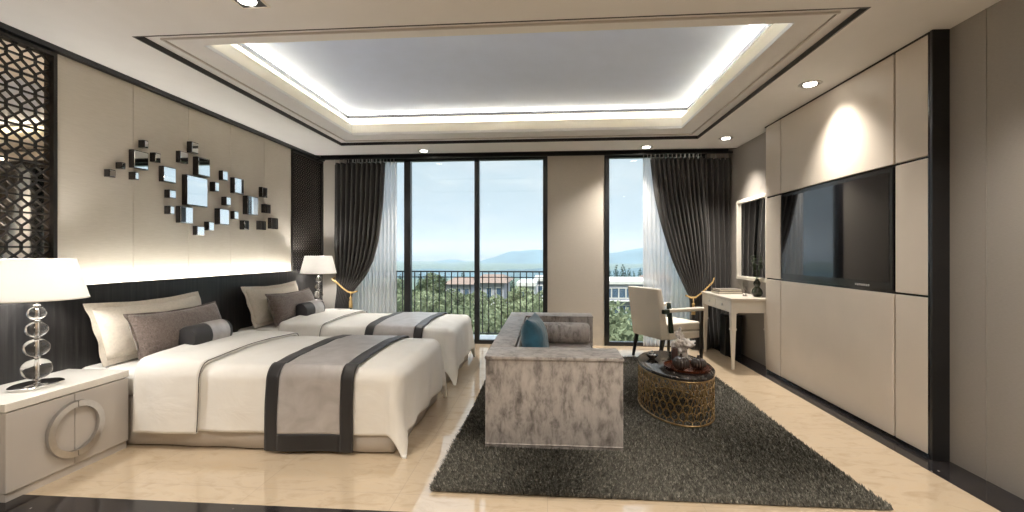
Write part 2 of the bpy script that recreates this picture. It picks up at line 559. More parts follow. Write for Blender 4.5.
# back wall: strip left of the big window, pier, strip right of the small window, black curtain recess above
b = MB()
b.box(XL, -2.95, YB, YB + .2, 0, 2.685)
b.box(0.0, .80, YB - .015, YB + .2, 0, 2.685)
b.box(2.2, XR, YB, YB + .2, 0, 2.685)
wb = struct(b.build('wall_back', M['back_wall']), 'beige back wall and the pier between the windows')
b = MB()
b.box(XL, XR, YB, YB + .2, 2.685, 3.25)
b.box(XL, XR, 6.25, YB, 3.2, 3.249)
struct(b.build('trim_3', M['black_trim']), 'black curtain recess above the windows')
struct(MB().box(XL, XR, 6.235, 6.2499, 2.694, 3.2).build('trim_4', M['black_trim']), 'black edge of the curtain recess')
struct(MB().box(XL + .0, -3.292, 2.0, YB, 2.666, 2.6995).build('trim_5', M['black_trim']), 'black cornice along the top of the left wall')

# wall panels on the left wall between the screens
for i in range(5):
    y0 = 2.850 + i * .566
    ya = 2.8315 if i == 0 else y0
    o = MB().box(XL + .0005, XL + .02, ya + .0015, y0 + .5645, 1.0, 2.665, .002, 1).build('wall_left_panel', M['panel_beige'])
    struct(o, 'beige textured wall panel on the left wall')

# windows
def window(nm, x0, x1, posts, label):
    root = struct(MB().box(x0, x1, YB - .02, YB + .06, 0, .055).build(nm, M['black_frame']), label)
    MB().box(x0, x1, YB - .02, YB + .06, 2.645, 2.687).build('head_frame', M['black_frame'], root)
    for (xa, xb) in posts:
        MB().box(xa, xb, YB - .03, YB + .06, .055, 2.645, .004, 1).build('mullion', M['black_frame'], root)
    for (a, c) in zip(posts, posts[1:]):
        MB().box(a[1], c[0], YB + .01, YB + .016, .055, 2.645).build('pane', M['glass'], root)
    return root
window('window_1', -2.95, 0.0, [(-2.95, -2.89), (-2.085, -1.99), (-1.05, -.98), (-.065, 0.0)], 'wide three-pane sliding window in black frames')
window('window_2', .80, 2.2, [(.80, .868), (2.14, 2.2)], 'narrow window in a black frame right of the pier')

# ------------------------------------------------------------------ left wall joinery
hb = thing('headboard', (-3.34, 3.0, 0), 'long dark vertical-grained wooden headboard panelling along the left wall', 'headboard')
MB().box(-3.26, -3.245, 1.2, 5.70, 0, 1.080, .003, 1).build('front_panel', M['dark_wood'], hb)
b = MB()
b.box(XL + .0205, -3.26, 1.2, 5.70, 0, 1.02)
b.build('backing', M['black_trim'], hb)
MB().box(XL + .0005, -3.325, 5.7005, 6.495, 0, 1.039).build('end_panel', M['dark_wood'], hb)
MB().box(-3.282, -3.262, 2.87, 5.66, 1.0205, 1.032).build('light_strip', emit('headboard_led', (1, .955, .86, 1), 55), hb)

def lattice(y0, y1, z0, z1, pw, ph, wbar, x0, x1, seed):
    """hexagon-and-diagonal fretwork clipped to the rectangle"""
    b = MB()
    segs = []
    def seg(a, c): segs.append((a, c))
    ny = int((y1 - y0) / pw) + 2; nz = int((z1 - z0) / ph) + 2
    for j in range(-1, nz):
        for i in range(-1, ny):
            ya, za = y1 - (i + 1) * pw, z0 + j * ph
            ym, zm = ya + pw / 2, za + ph / 2
            k = ph * .20
            seg((ya, zm - k), (ya, zm + k))
            seg((ya, zm + k), (ym, za + ph)); seg((ya + pw, zm + k), (ym, za + ph))
            seg((ya, zm - k), (ym, za)); seg((ya + pw, zm - k), (ym, za))
            seg((ya, zm), (ya + pw, zm))
    def clip(p, q):
        t0, t1 = 0., 1.
        d = (q[0] - p[0], q[1] - p[1])
        for (pp, qq) in ((-d[0], p[0] - y0), (d[0], y1 - p[0]), (-d[1], p[1] - z0), (d[1], z1 - p[1])):
            if abs(pp) < 1e-12:
                if qq < 0: return None
            else:
                r = qq / pp
                if pp < 0: t0 = max(t0, r)
                else: t1 = min(t1, r)
        if t0 >= t1 - 1e-6: return None
        return ((p[0] + d[0] * t0, p[1] + d[1] * t0), (p[0] + d[0] * t1, p[1] + d[1] * t1))
    for (p, q_) in segs:
        r = clip(p, q_)
        if not r: continue
        (a0, a1), (c0, c1) = r
        L = math.hypot(c0 - a0, c1 - a1)
        if L < .004: continue
        ang = math.atan2(c1 - a1, c0 - a0)
        T = Matrix.Translation(((x0 + x1) / 2, (a0 + c0) / 2, (a1 + c1) / 2)) @ Matrix.Rotation(ang, 4, 'X')
        dx = (x1 - x0) / 2 * (.9 + .1 * R.random())
        b.box(-dx, dx, -L / 2, L / 2, -wbar / 2, wbar / 2, mat=T)
    return b
def screen(y0, y1, pw, ph, wbar, label, mirror, d0, d1):
    s = thing('lattice_screen', (XL + .03, (y0 + y1) / 2, 1.04), label, 'lattice screen', None)
    MB().box(XL + .001, XL + .006, y0 + .01, y1 - .01, 1.04, 2.65).build('mirror_backing', mirror, s)
    f = frame_boxes(MB(), 0, 1, 0, 1, 0, 1, 0, 1, 0, 0.0001) if False else MB()
    x0, x1 = XL + .006, XL + .042
    w = .024
    f.box(x0, x1, y0, y0 + w, 1.04, 2.655); f.box(x0, x1, y1 - w, y1, 1.04, 2.655)
    f.box(x0, x1, y0 + w, y1 - w, 1.04, 1.04 + w); f.box(x0, x1, y0 + w, y1 - w, 2.655 - w, 2.655)
    f.build('frame', M['screen_wood'], s)
    lattice(y0 + w, y1 - w, 1.04 + w, 2.655 - w, pw, ph, wbar, XL + d0, XL + d1, 1).build('fretwork', M['screen_wood'], s)
    return s
screen(1.95, 2.830, .081, .111, .0115, 'dark wooden fretwork screen over bronze mirror behind the nearest lamp', M['bronze_mirror'], .0065, .0135)
screen(5.681, 6.495, .062, .062, .017, 'dark wooden fretwork screen in the corner beside the left curtain', M['panel_beige'], .008, .013)

# ------------------------------------------------------------------ mirror tiles
f_ = 454.; c_, s_ = math.cos(YAW), math.sin(YAW)
TILES = [ # rectangle in the photograph (crop px, 4x, origin 0,128) and label
 (415,160,465,198,'small dark mirror tile at the far left tip of the wall cluster'),
 (461,131,505,165,'small dark mirror tile just above the leftmost tile of the cluster'),
 (552,42,596,80,'small dark mirror tile topping the left end of the cluster'),
 (514,86,596,166,'large dark square mirror tile at the left end of the cluster'),
 (598,93,645,138,'small dark mirror tile touching right side of large dark left tile'),
 (513,170,558,208,'small bluish mirror tile hanging under the large dark left tile'),
 (702,88,755,142,'dark mirror tile left of the high pair at the cluster top'),
 (746,50,796,102,'highest mirror tile at the top middle of the cluster'),
 (770,113,842,194,'large half dark half white mirror tile under the topmost tile'),
 (634,150,706,220,'bright medium mirror tile upper left of the biggest mirror'),
 (656,242,706,283,'small bright mirror tile left of the biggest mirror, upper of two'),
 (656,306,700,347,'small bright mirror tile left of the biggest mirror, lower of two'),
 (702,309,774,384,'medium mirror tile directly below the left part of the biggest mirror'),
 (726,188,832,315,'biggest bright square mirror tile in the middle of the cluster'),
 (838,210,878,256,'small bright mirror tile touching upper right of the biggest mirror'),
 (874,166,913,212,'small bright mirror tile at upper right of the middle group'),
 (920,195,977,265,'medium mirror tile with white and dark halves right of the middle'),
 (884,270,925,312,'small bright mirror tile between biggest mirror and right medium tiles'),
 (770,388,820,432,'lowest mirror tile at the bottom of the cluster'),
 (815,370,858,413,'small bright mirror tile stepping up beside the lowest tile'),
 (857,318,918,390,'medium bright mirror tile at the lower right of the middle group'),
 (921,328,956,368,'small bright mirror tile touching the right of lower medium tile'),
 (958,365,998,410,'small half dark mirror tile low at the right of the cluster'),
 (970,268,1034,350,'medium mirror tile with grey reflection left of the dark right tiles'),
 (1034,232,1071,280,'small dark mirror tile uppermost at the right end of cluster'),
 (1044,300,1084,343,'small dark mirror tile second down at the right end of cluster'),
 (1024,367,1066,410,'small dark mirror tile lowest but inner at the right end'),
 (1070,355,1114,407,'dark mirror tile at the far right tip of the wall cluster'),
]
XT = XL + .02
def onx(px, py, X):
    u = (px - 512) / f_; v = (HY - py) / f_
    dx, dy = u * c_ - s_, u * s_ + c_
    k = X / dx
    return (dy * k, CAMH + v * k)
for i, (a0, b0, a1, b1, lab) in enumerate(TILES):
    d = .045 + .012 * ((i * 7) % 3) / 2
    px0, px1, py0, py1 = a0 / 4, a1 / 4, 128 + b0 / 4, 128 + b1 / 4
    xf = XT + d
    ya = onx(px0, py0, XT)[0]; yb = onx(px1, py0, xf)[0]
    zt = (onx(px0, py0 + .6, xf)[1] + onx(px1, py0 + 1.5, xf)[1]) / 2; zb = (onx(px0, py1 - 1.5, xf)[1] + onx(px1, py1 - .3, xf)[1]) / 2
    yc, zc = (ya + yb) / 2, (zt + zb) / 2
    w, h = (yb - ya), (zt - zb)
    tl = thing('mirror_tile', (XT, yc, zc), lab, 'mirror', 'square mirror tiles on the headboard wall')
    MB().box(XT + .0005, xf - .004, yc - w / 2, yc + w / 2, zc - h / 2, zc + h / 2, .002, 1).build('box_frame', M['dark_gloss'], tl)
    e = .006
    MB().box(xf - .004, xf, yc - w / 2 + e, yc + w / 2 - e, zc - h / 2 + e, zc + h / 2 - e, .003, 2).build('mirror_face', M['mirror'], tl)

# ------------------------------------------------------------------ TV wall
tw = thing('media_wall_cladding', (2.45, 4.1, 0), 'cream padded panel cladding in dark reveals around the television', 'wall cladding')
XF = 2.40
b = MB()
b.box(2.425, XR - .0005, 3.055, 5.235, .0, 2.7)
b.build('backing', M['dark_gloss'], tw)
b = MB(); b.box(XF - .003, XR - .001, 3.032, 3.053, .0, 2.6995, .001, 1)
b.box(2.410, XR - .001, 3.0535, 3.062, 0, 2.6995)
b.build('end_post', M['black_trim'], tw)
b = MB(); b.box(2.402, 2.43, 3.062, 3.072, 0, 2.6995); b.box(2.40, 2.43, 3.062, 5.235, 2.688, 2.6995)
b.build('edge_trim', M['chrome'] if False else M['dark_gloss'], tw)
ys = [3.072, 3.340, 3.358, 4.884, 4.898, 5.21]
zs = [.03, 1.018, 1.034, 1.905, 1.922, 2.686]
for (a, c) in ((0, 1), (2, 3), (4, 5)):
    for (d, e) in ((0, 1), (2, 3), (4, 5)):
        if a == 2 and d == 2: continue
        MB().box(XF, 2.425, ys[a], ys[c], zs[d], zs[e], .004, 2).build('padded_panel', M['panel_cream'], tw)
# the television sits in the open middle bay
tv = thing('television', (2.41, 4.12, 1.05), 'large black flat television set into the cream panelled wall', 'television')
MB().box(2.398, 2.4245, 3.362, 4.880, 1.040, 1.900, .003, 2).build('bezel', M['tv_bezel'], tv)
MB().box(2.3955, 2.398, 3.395, 4.848, 1.098, 1.872).build('screen', M['tv_screen'], tv)
lg = MB()
for k in range(7):
    y = 3.74 - k * .0235
    lg.box(2.3965, 2.398, y - .007, y - .003, 1.055, 1.070); lg.box(2.3965, 2.398, y + .003, y + .007, 1.055, 1.070)
    lg.box(2.3965, 2.398, y - .007, y + .007, 1.055 if k % 2 else 1.067, 1.058 if k % 2 else 1.070)
lg.build('logo', M['logo'], tv)

# ------------------------------------------------------------------ downlights
def downlight(x, y, square, label, energy, blend=.6, size=75, aim=None, z=ZC, soft=.05):
    t = thing('downlight', (x, y, z), label, 'downlight', 'recessed downlights in the ceiling')
    r = .062
    if square:
        b = MB(); w = .085
        frame_boxes(b, x - w + .012, x + w - .012, y - w + .012, y + w - .012, x - w, x + w, y - w, y + w, z - .006, z - .0005)
        b.build('trim_ring', M['white_paint'], t)
        MB().box(x - w + .012, x + w - .012, y - w + .012, y + w - .012, z - .004, z - .001).build('housing', M['black_trim'], t)
    else:
        MB().lathe([(.085, -.0005), (.085, -.004), (.078, -.007), (.064, -.007), (.062, -.0045)], (x, y, z), 28, cap=False).build('trim_ring', M['satin_metal'], t, smooth=True)
        MB().lathe([(.070, -.0005), (.070, -.004)], (x, y, z), 28).build('housing', M['black_trim'], t)
    MB().lathe([(.048, -.0045), (.046, -.010), (.03, -.012), (.012, -.0125)], (x, y, z), 24).build('lamp', emit_lamp, t, smooth=True)
    if energy:
        ld = bpy.data.lights.new('downlight_beam', 'SPOT')
        ld.energy = energy; ld.color = (1, .91, .79); ld.spot_size = math.radians(size); ld.spot_blend = blend; ld.shadow_soft_size = soft
        lo = bpy.data.objects.new('downlight_beam', ld); COL.objects.link(lo)
        lo.parent = t; lo.location = (0, 0, -.03)
        if aim:
            d = Vector(aim) - Vector((x, y, z - .03))
            lo.rotation_euler = d.to_track_quat('-Z', 'Y').to_euler()
    return t
emit_lamp = emit('downlight_lamp', (1, .93, .82, 1), 14)
downlight(-1.651, 2.38, True, 'square black and white recessed ceiling light at the near left', 45, size=110)
downlight(-1.68, 6.07, False, 'round ceiling downlight in front of the wide window', 90, size=100)
downlight(1.295, 6.08, False, 'round ceiling downlight in front of the narrow window', 130, size=90, blend=1, aim=(.75, 6.5, 1.0))
downlight(2.157, 5.69, False, 'round ceiling downlight above the desk by the right curtain', 150, size=95, blend=1, aim=(2.1, 5.7, .8))
downlight(2.162, 3.93, False, 'round ceiling downlight above the television', 85, size=100, blend=1, aim=(2.40, 3.86, 1.45), soft=.11)
# unseen downlights added behind and around the viewer as fill light
for (x, y) in ((-1.65, .3), (1.2, .3), (-.2, -.7), (1.9, 1.7)):
    downlight(x, y, True, 'square ceiling light added out of view to fill the near room', 95, size=130)

# ------------------------------------------------------------------ BEDS
BW = 1.16      # mattress width
def over(d, Rr, flare):
    """distance past the edge -> (outward, down) of hanging cloth with a rounded edge"""
    if d <= 0: return 0, 0
    q = PI * Rr / 2
    if d < q:
        a = d / Rr
        return Rr * math.sin(a), Rr * (1 - math.cos(a))
    return Rr + flare * (d - q), Rr + (d - q) * math.sqrt(max(0, 1 - flare * flare))
def drape(s, t, xe, y0, y1, ztop, Rr, flare, lift, wr, foot=True):
    """s along X (toward the foot), t along Y; returns the draped point"""
    a = s - (xe - Rr)
    if t < y0 + Rr: bq, sg = (y0 + Rr) - t, -1
    elif t > y1 - Rr: bq, sg = t - (y1 - Rr), 1
    else: bq, sg = 0, 0
    if not foot: a = 0
    puff = .03 * (1 - ((min(max(t, y0), y1) - (y0 + y1) / 2) / ((y1 - y0) / 2)) ** 2) * min(1, max(0, (xe - s) / .35))
    nx = noise.noise(Vector((s * 2.6, t * 3.0, 1.7 + y0)))
    nf = noise.noise(Vector((s * 7, t * 7, 5.1 + y0)))
    if a <= 0 and bq <= 0:
        return Vector((s, t, ztop + lift + puff + wr * (.5 * nx + .25 * nf)))
    if a > 0 and bq > 0:
        r = math.hypot(a, bq); ca, sa = a / r, bq / r
        o, dn = over(r, Rr, flare + .10 * math.sin(2 * math.atan2(bq, a)))
        o += lift + wr * 1.2 * nx * min(1, r / .2)
        x = (xe - Rr) + o * ca; y = (y0 + Rr if sg < 0 else y1 - Rr) + sg * o * sa
    elif a > 0:
        o, dn = over(a, Rr, flare)
        o += (lift + wr * 1.2 * (nx + .4 * math.sin(t * 17)) * min(1, a / .3)) if a > .02 else lift * a / .02
        x = (xe - Rr) + o; y = t
    else:
        o, dn = over(bq, Rr, flare)
        o += (lift + wr * 1.2 * (nx + .35 * math.sin(s * 14)) * min(1, bq / .3)) if bq > .02 else lift * bq / .02
        x = s; y = (y0 + Rr if sg < 0 else y1 - Rr) + sg * o
    z = ztop - dn + (lift + puff) * max(0, 1 - dn / Rr)
    return Vector((x, y, max(z, .014)))

def pillow_mb(w, h, t, seed, flange=0, nu=34, nv=24, pinch=.06, sag=.0):
    """a stuffed cushion lying in its own X (width) / Y (height) plane"""
    b = MB()
    def f(u, v, s):
        x, y = 2 * u - 1, 2 * v - 1
        prof = (max(0, 1 - abs(x) ** 2.6) * max(0, 1 - abs(y) ** 2.6)) ** .48
        n = noise.noise(Vector((x * 2.2 + seed, y * 2.2, s * 3))) * .12 + noise.noise(Vector((x * 6 + seed, y * 6, s))) * .05
        X = w / 2 * x * (1 - pinch * (1 - y * y) * x * x)
        Y = h / 2 * y * (1 - pinch * 1.2 * (1 - x * x) * y * y) - sag * (1 - x * x) * max(0, y)
        return Vector((X, Y, s * t / 2 * prof * (1 + n)))
    b.grid(lambda u, v: f(u, v, 1), nu, nv); b.grid(lambda u, v: f(u, v, -1), nu, nv)
    bmesh.ops.remove_doubles(b.bm, verts=b.bm.verts[:], dist=.0008)
    if flange:
        def ring(k):
            pts = []
            n = 30
            for i in range(n): pts.append((-1 + 2 * i / n, -1))
            for i in range(n): pts.append((1, -1 + 2 * i / n))
            for i in range(n): pts.append((1 - 2 * i / n, 1))
            for i in range(n): pts.append((-1, 1 - 2 * i / n))
            out = []
            for (x, y) in pts:
                X = w / 2 * x * (1 - pinch * (1 - y * y) * x * x); Y = h / 2 * y * (1 - pinch * 1.2 * (1 - x * x) * y * y) - sag * (1 - x * x) * max(0, y)
                g = flange * k
                out.append(Vector((X + (g * x if abs(x) > .999 else 0), Y + (g * y if abs(y) > .999 else 0), .006 * k * math.sin(9 * x + 7 * y))))
            return out
        r0, r1 = ring(-.25), ring(1)
        for zz in (.003, -.003):
            a = [b.bm.verts.new(p + Vector((0, 0, zz))) for p in r0]; c = [b.bm.verts.new(p + Vector((0, 0, zz * .4))) for p in r1]
            n = len(a)
            for i in range(n):
                j = (i + 1) % n
                b.bm.faces.new((a[i], a[j], c[j], c[i]))
    return b
def lean(center, yaw, tilt):
    """cushion plane (x width, y height, z thickness) -> standing along world Y, face to +X, leaning back by tilt"""
    # width -> +Y, height -> +Z, face -> +X
    base = Matrix(((0, 0, 1, 0), (1, 0, 0, 0), (0, 1, 0, 0), (0, 0, 0, 1)))
    return Matrix.Translation(center) @ Matrix.Rotation(yaw, 4, 'Z') @ Matrix.Rotation(-tilt, 4, 'Y') @ base
def set_m(b, Mx):
    bmesh.ops.transform(b.bm, matrix=Mx, verts=b.bm.verts[:]); return b

def make_bed(yn, words):
    """yn = near side of the mattress"""
    y0, y1 = yn, yn + BW
    xh, xf = -3.24, -.98
    bed = thing('bed', ((xh + xf) / 2, (y0 + y1) / 2, 0), 'single bed with pale upholstered base, ' + words['bed'], 'bed', 'twin beds')
    # upholstered base with a slightly wavy valance
    def val(u, v):
        per = [(xh, y0 + .02), (xf - .02, y0 + .02), (xf - .02, y1 - .02), (xh, y1 - .02)]
        L = [xf - .02 - xh, y1 - y0 - .04, xf - .02 - xh]
        tot = sum(L); d = u * tot
        k = 0
        while k < 2 and d > L[k]: d -= L[k]; k += 1
        p, q_ = per[k], per[k + 1]
        f = d / L[k]
        x, y = p[0] + (q_[0] - p[0]) * f, p[1] + (q_[1] - p[1]) * f
        nrm = [(0, -1), (1, 0), (0, 1)][k]
        am = .006 * math.sin(u * tot * 16) * (1 - v) + .012 * (1 - v)
        return Vector((x + nrm[0] * am, y + nrm[1] * am, .012 + .31 * v))
    MB().grid(val, 160, 4).build('valance', M['skirt'], bed, smooth=True, solid=.012)
    MB().box(xh, xf - .04, y0 + .05, y1 - .05, .0, .32, .01, 2).build('base', M['skirt'], bed)
    MB().box(xh, xf - .03, y0 + .012, y1 - .012, .325, .515, .05, 4).build('mattress', M['linen_white'], bed, smooth=True)
    # duvet
    Rr = .085; zt = .542; drop = .415
    ex = PI * Rr / 2 - Rr
    yd0, yd1 = y0 - .012, y1 + .012
    xe = xf + .045
    L0, L1 = -2.62, xe - Rr + drop + ex
    T0, T1 = yd0 + Rr - (drop + ex), yd1 - Rr + drop + ex
    duv = MB().grid(lambda u, v: drape(L0 + (L1 - L0) * u, T0 + (T1 - T0) * v, xe, yd0, yd1, zt, Rr, .05, 0, .018), 110, 120).build('duvet', M['duvet'], None, smooth=True, solid=.022, offset=-1)
    place_origin(duv, ((L0 + xf) / 2, (y0 + y1) / 2, zt))
    tag(duv, 'white duvet draped over ' + words['on'] + ', corners touching floor', 'duvet', 'white duvets')
    # turned-back cuff with dark piping
    c0, c1 = -2.735, -2.30
    def cuff(u, v):
        s = c0 + (c1 - c0) * u
        p = drape(s, T0 - .01 + (T1 - T0 + .02) * v, xe, yd0, yd1, zt, Rr, .05, .030 + .012 * math.sin(PI * u) + .02 * max(0, 1 - u * 5), .014, foot=False)
        return p
    cf = MB().grid(cuff, 26, 120).build('turned_back_cuff', M['duvet'], duv, smooth=True, solid=.024, offset=-1)
    pts = [drape(c1 + .004, T0 + (T1 - T0) * k / 90, xe, yd0, yd1, zt, Rr, .05, .026, .014, foot=False) for k in range(91)]
    MB().tube(pts, .003, 6).build('piping', M['piping'], duv, smooth=True)
    # bed runner
    r0, r1 = -1.835, -1.245
    bw = .088
    def rpt(s, t, lf): return drape(s, t, xe + .5, yd0, yd1, zt, Rr, .05, lf, .018, foot=False)
    hem = .542 - .02
    TR0, TR1 = yd0 + Rr - (hem + ex - .002), yd1 - Rr + hem + ex - .002
    rn = thing('bed_runner', ((r0 + r1) / 2, (y0 + y1) / 2, zt), 'silver satin bed runner edged in black, across ' + words['on'], 'bed runner', 'bed runners')
    MB().grid(lambda u, v: rpt(r0 + bw + (r1 - r0 - 2 * bw) * u, TR0 + .11 + (TR1 - TR0 - .22) * v, .0145), 24, 130).build('satin_panel', M['silver'], rn, smooth=True, solid=.006)
    b = MB()
    b.grid(lambda u, v: rpt(r0 + bw * u, TR0 + (TR1 - TR0) * v, .016), 5, 130)
    b.grid(lambda u, v: rpt(r1 - bw * u, TR0 + (TR1 - TR0) * v, .016), 5, 130)
    b.grid(lambda u, v: rpt(r0 + bw + (r1 - r0 - 2 * bw) * u, TR0 + .112 * v, .016), 20, 8)
    b.grid(lambda u, v: rpt(r0 + bw + (r1 - r0 - 2 * bw) * u, TR1 - .112 * v, .016), 20, 8)
    b.build('border', M['charcoal'], rn, smooth=True, solid=.007)
    # pillows
    yc = (y0 + y1) / 2
    p = set_m(pillow_mb(.95, .385, .21, 1 + yn, .035, pinch=.03, sag=.02), lean((-3.09, yc - .07, .742), 0, .32)).build('pillow', M['linen_beige'], None, smooth=True)
    place_origin(p, (-3.09, yc - .07, .515)); tag(p, 'large beige linen pillow with flanged edge against headboard on ' + words['on'], 'pillow', 'beige pillows')
    p = set_m(pillow_mb(.86, .34, .22, 4 + yn, .012, pinch=.05, sag=.015), lean((-2.90, yc - .045, .705), 0, .34)).build('pillow', M['brown_fabric'], None, smooth=True)
    place_origin(p, (-2.90, yc - .045, .515)); tag(p, 'brown crinkled cushion in front of the beige pillow on ' + words['on'], 'cushion', 'brown cushions')
    bl = thing('bolster_cushion', (-2.735, yc, .54), 'small charcoal bolster with silver band propped on ' + words['on'], 'cushion', 'charcoal bolsters')
    rad = .098; ya, yb = yc - .215, yc + .215
    def cyl(ya, yb, r, cap0, cap1):
        b = MB()
        prof = [(.002, ya)] if cap0 else []
        if cap0: prof += [(r * .6, ya), (r * .92, ya + .008), (r, ya + .025)]
        else: prof += [(r, ya)]
        prof += [(r, (ya + yb) / 2)]
        if cap1: prof += [(r, yb - .025), (r * .92, yb - .008), (r * .6, yb), (.002, yb)]
        else: prof += [(r, yb)]
        rings = []
        n = 28
        for (rr, y) in prof:
            rings.append([b.bm.verts.new((-2.735 + .85 * rr * math.cos(2 * PI * i / n), y, .648 + rr * math.sin(2 * PI * i / n))) for i in range(n)])
        for a, c in zip(rings, rings[1:]):
            for i in range(n): b.bm.faces.new((a[i], a[(i + 1) % n], c[(i + 1) % n], c[i]))
        b.bm.faces.new(rings[0]); b.bm.faces.new(rings[-1])
        return b
    cyl(ya, yb, rad, 1, 1).build('bolster_body', M['charcoal'], bl, smooth='auto')
    cyl(yc - .03, yc + .165, rad + .004, 0, 0).build('band', M['silver'], bl, smooth='auto')
make_bed(2.865, {'bed': 'nearer of the two, beside the near bedside cabinet', 'on': 'the nearer bed'})
make_bed(4.465, {'bed': 'farther of the two, towards the window', 'on': 'the farther bed'})

# ------------------------------------------------------------------ BEDSIDE CABINETS + LAMPS
def make_cabinet(y0, label, wid=.70):
    y1 = y0 + wid
    x0, x1 = -3.242, -2.80
    c = thing('bedside_cabinet', ((x0 + x1) / 2, (y0 + y1) / 2, 0), label, 'bedside cabinet', 'bedside cabinets')
    MB().box(x0, x1 - .018, y0 + .006, y1 - .006, .045, .470, .003, 1).build('body', M['grey_lacquer'], c)
    MB().box(x0, x1 - .010, y0 + .01, y1 - .01, 0, .045).build('plinth', M['grey_lacquer'], c)
    MB().box(x0, x1, y0, y1, .474, .518, .004, 2).build('cabinet_top', M['white_top'], c)
    ym = (y0 + y1) / 2
    for sg in (-1, 1):
        ya, yb = (y0 + .004, ym - .002) if sg < 0 else (ym + .002, y1 - .004)
        d = MB().box(x1 - .018, x1, ya, yb, .05, .468, .002, 1).build('door', M['grey_lacquer'], c)
        # half of the ring handle, flat band standing proud of the door
        b = MB()
        n = 26; ri, ro = .128, .163
        zc = .262
        prof = [(ri, .0), (ro, .0), (ro, .022), (ri, .022)]
        rings = []
        for i in range(n + 1):
            a = PI / 2 - PI * i / n
            ca, sa = math.cos(a), math.sin(a)
            ring = []
            for (rr, dx) in prof:
                yy = ym + sg * (max(.0025, rr * ca)); zz = zc + rr * sa
                ring.append(b.bm.verts.new((x1 + .001 + dx, yy, zz)))
            rings.append(ring)
        for a, c2 in zip(rings, rings[1:]):
            for k in range(4): b.bm.faces.new((a[k], a[(k + 1) % 4], c2[(k + 1) % 4], c2[k]))
        b.bm.faces.new(rings[0]); b.bm.faces.new(rings[-1])
        es = [e for e in b.bm.edges]
        bmesh.ops.recalc_face_normals(b.bm, faces=b.bm.faces[:])
        b.build('handle', M['satin_metal'], d, smooth='auto')
    return c
make_cabinet(2.138, 'grey lacquered bedside cabinet with half-ring handles at the near left')
make_cabinet(5.765, 'bedside cabinet between the farther bed and the left curtain', .49)

def make_lamp(x, y, z, label):
    L = thing('table_lamp', (x, y, z), label, 'table lamp', 'crystal ball table lamps')
    MB().lathe([(.128, 0), (.13, .004), (.13, .012), (.122, .017), (.02, .019), (.018, .022)], (x, y, z + .0005), 40, sx=.8, sy=1.0).build('lamp_base', M['chrome'], L, smooth='auto')
    MB().lathe([(.008, .02), (.008, .60)], (x, y, z), 12).build('rod', M['chrome'], L, smooth='auto')
    zz = z + .030
    for r in (.070, .060, .052, .044):
        b = MB().lathe([(.014, 0), (.018, .005), (.014, .010)], (x, y, zz), 16)
        b.build('spacer', M['chrome'], L, smooth=True)
        zz += .010
        # solid crystal ball, a bore left for the rod
        n = 16
        prof = []
        for i in range(n + 1):
            a = -PI / 2 + PI * i / n
            prof.append((max(.011, r * math.cos(a)), r * .88 * (1 + math.sin(a))))
        MB().lathe(prof, (x, y, zz), 32).build('crystal_ball', M['crystal'], L, smooth=True)
        zz += 2 * r * .88
    b = MB().lathe([(.014, 0), (.02, .006), (.014, .014)], (x, y, zz), 16); b.build('spacer', M['chrome'], L, smooth=True)
    z0, z1 = z + .512, z + .75
    r0, r1 = .232, .172
    b = MB()
    n = 48
    b.lathe([(r0, z0 - z), (r1, z1 - z), (r1 - .003, z1 - z), (r0 - .003, z0 - z), (r0, z0 - z)], (x, y, z), n, cap=False)
    bmesh.ops.remove_doubles(b.bm, verts=b.bm.verts[:], dist=.0005)
    sh = b.build('lamp_shade', M['shade'], L, smooth='auto')
    MB().lathe([(r0 + .001, 0), (r0 + .001, .006), (r0 - .004, .006), (r0 - .004, 0), (r0 + .001, 0)], (x, y, z0), n, cap=False).build('shade_rim', M['white_paint'], sh)
    MB().ball((x, y, z0 + .12), .04, sub=3).build('bulb', emit('lamp_bulb', (1, .955, .90, 1), 210), L, smooth=True)
make_lamp(-3.005, 2.452, .5185, 'crystal ball table lamp with white shade on the near bedside cabinet')
make_lamp(-3.08, 5.90, .5185, 'crystal ball table lamp with white shade beside the left curtain')

# ------------------------------------------------------------------ CURTAINS
def lerp_tab(tab, z):
    tab = sorted(tab)
    if z <= tab[0][0]: return tab[0][1]
    for (a, va), (b2, vb) in zip(tab, tab[1:]):
        if z <= b2:
            f = (z - a) / (b2 - a); 
            return va + (vb - va) * f
    return tab[-1][1]
def smooth_tab(tab, z):
    return (lerp_tab(tab, z - .06) + lerp_tab(tab, z) * 2 + lerp_tab(tab, z + .06)) / 4
def drapery(left, right, y, ztop, zbot, folds, amp, seed, nu=None, nv=60, tie=None, curve=1.0):
    nu = nu or folds * 12
    b = MB()
    def f(u, v):
        z = zbot + (ztop - zbot) * v
        xl, xr = smooth_tab(left, z), smooth_tab(right, z)
        ph = 2 * PI * folds * u + .8 * noise.noise(Vector((u * 9, z * .6, seed)))
        a = amp * (1 + .35 * noise.noise(Vector((u * 14, z * .9, seed + 3))))
        yy = y + a * math.sin(ph)
        if tie is not None:
            d = abs(z - tie); k = max(0, 1 - d / .30)
            yy = y + (yy - y) * (1 - .35 * k) 
        x = xl + (xr - xl) * u + .25 * a * math.cos(ph) * .5
        return Vector((x, yy, z))
    b.grid(f, nu, nv)
    return b
HOOK = M['satin_metal']
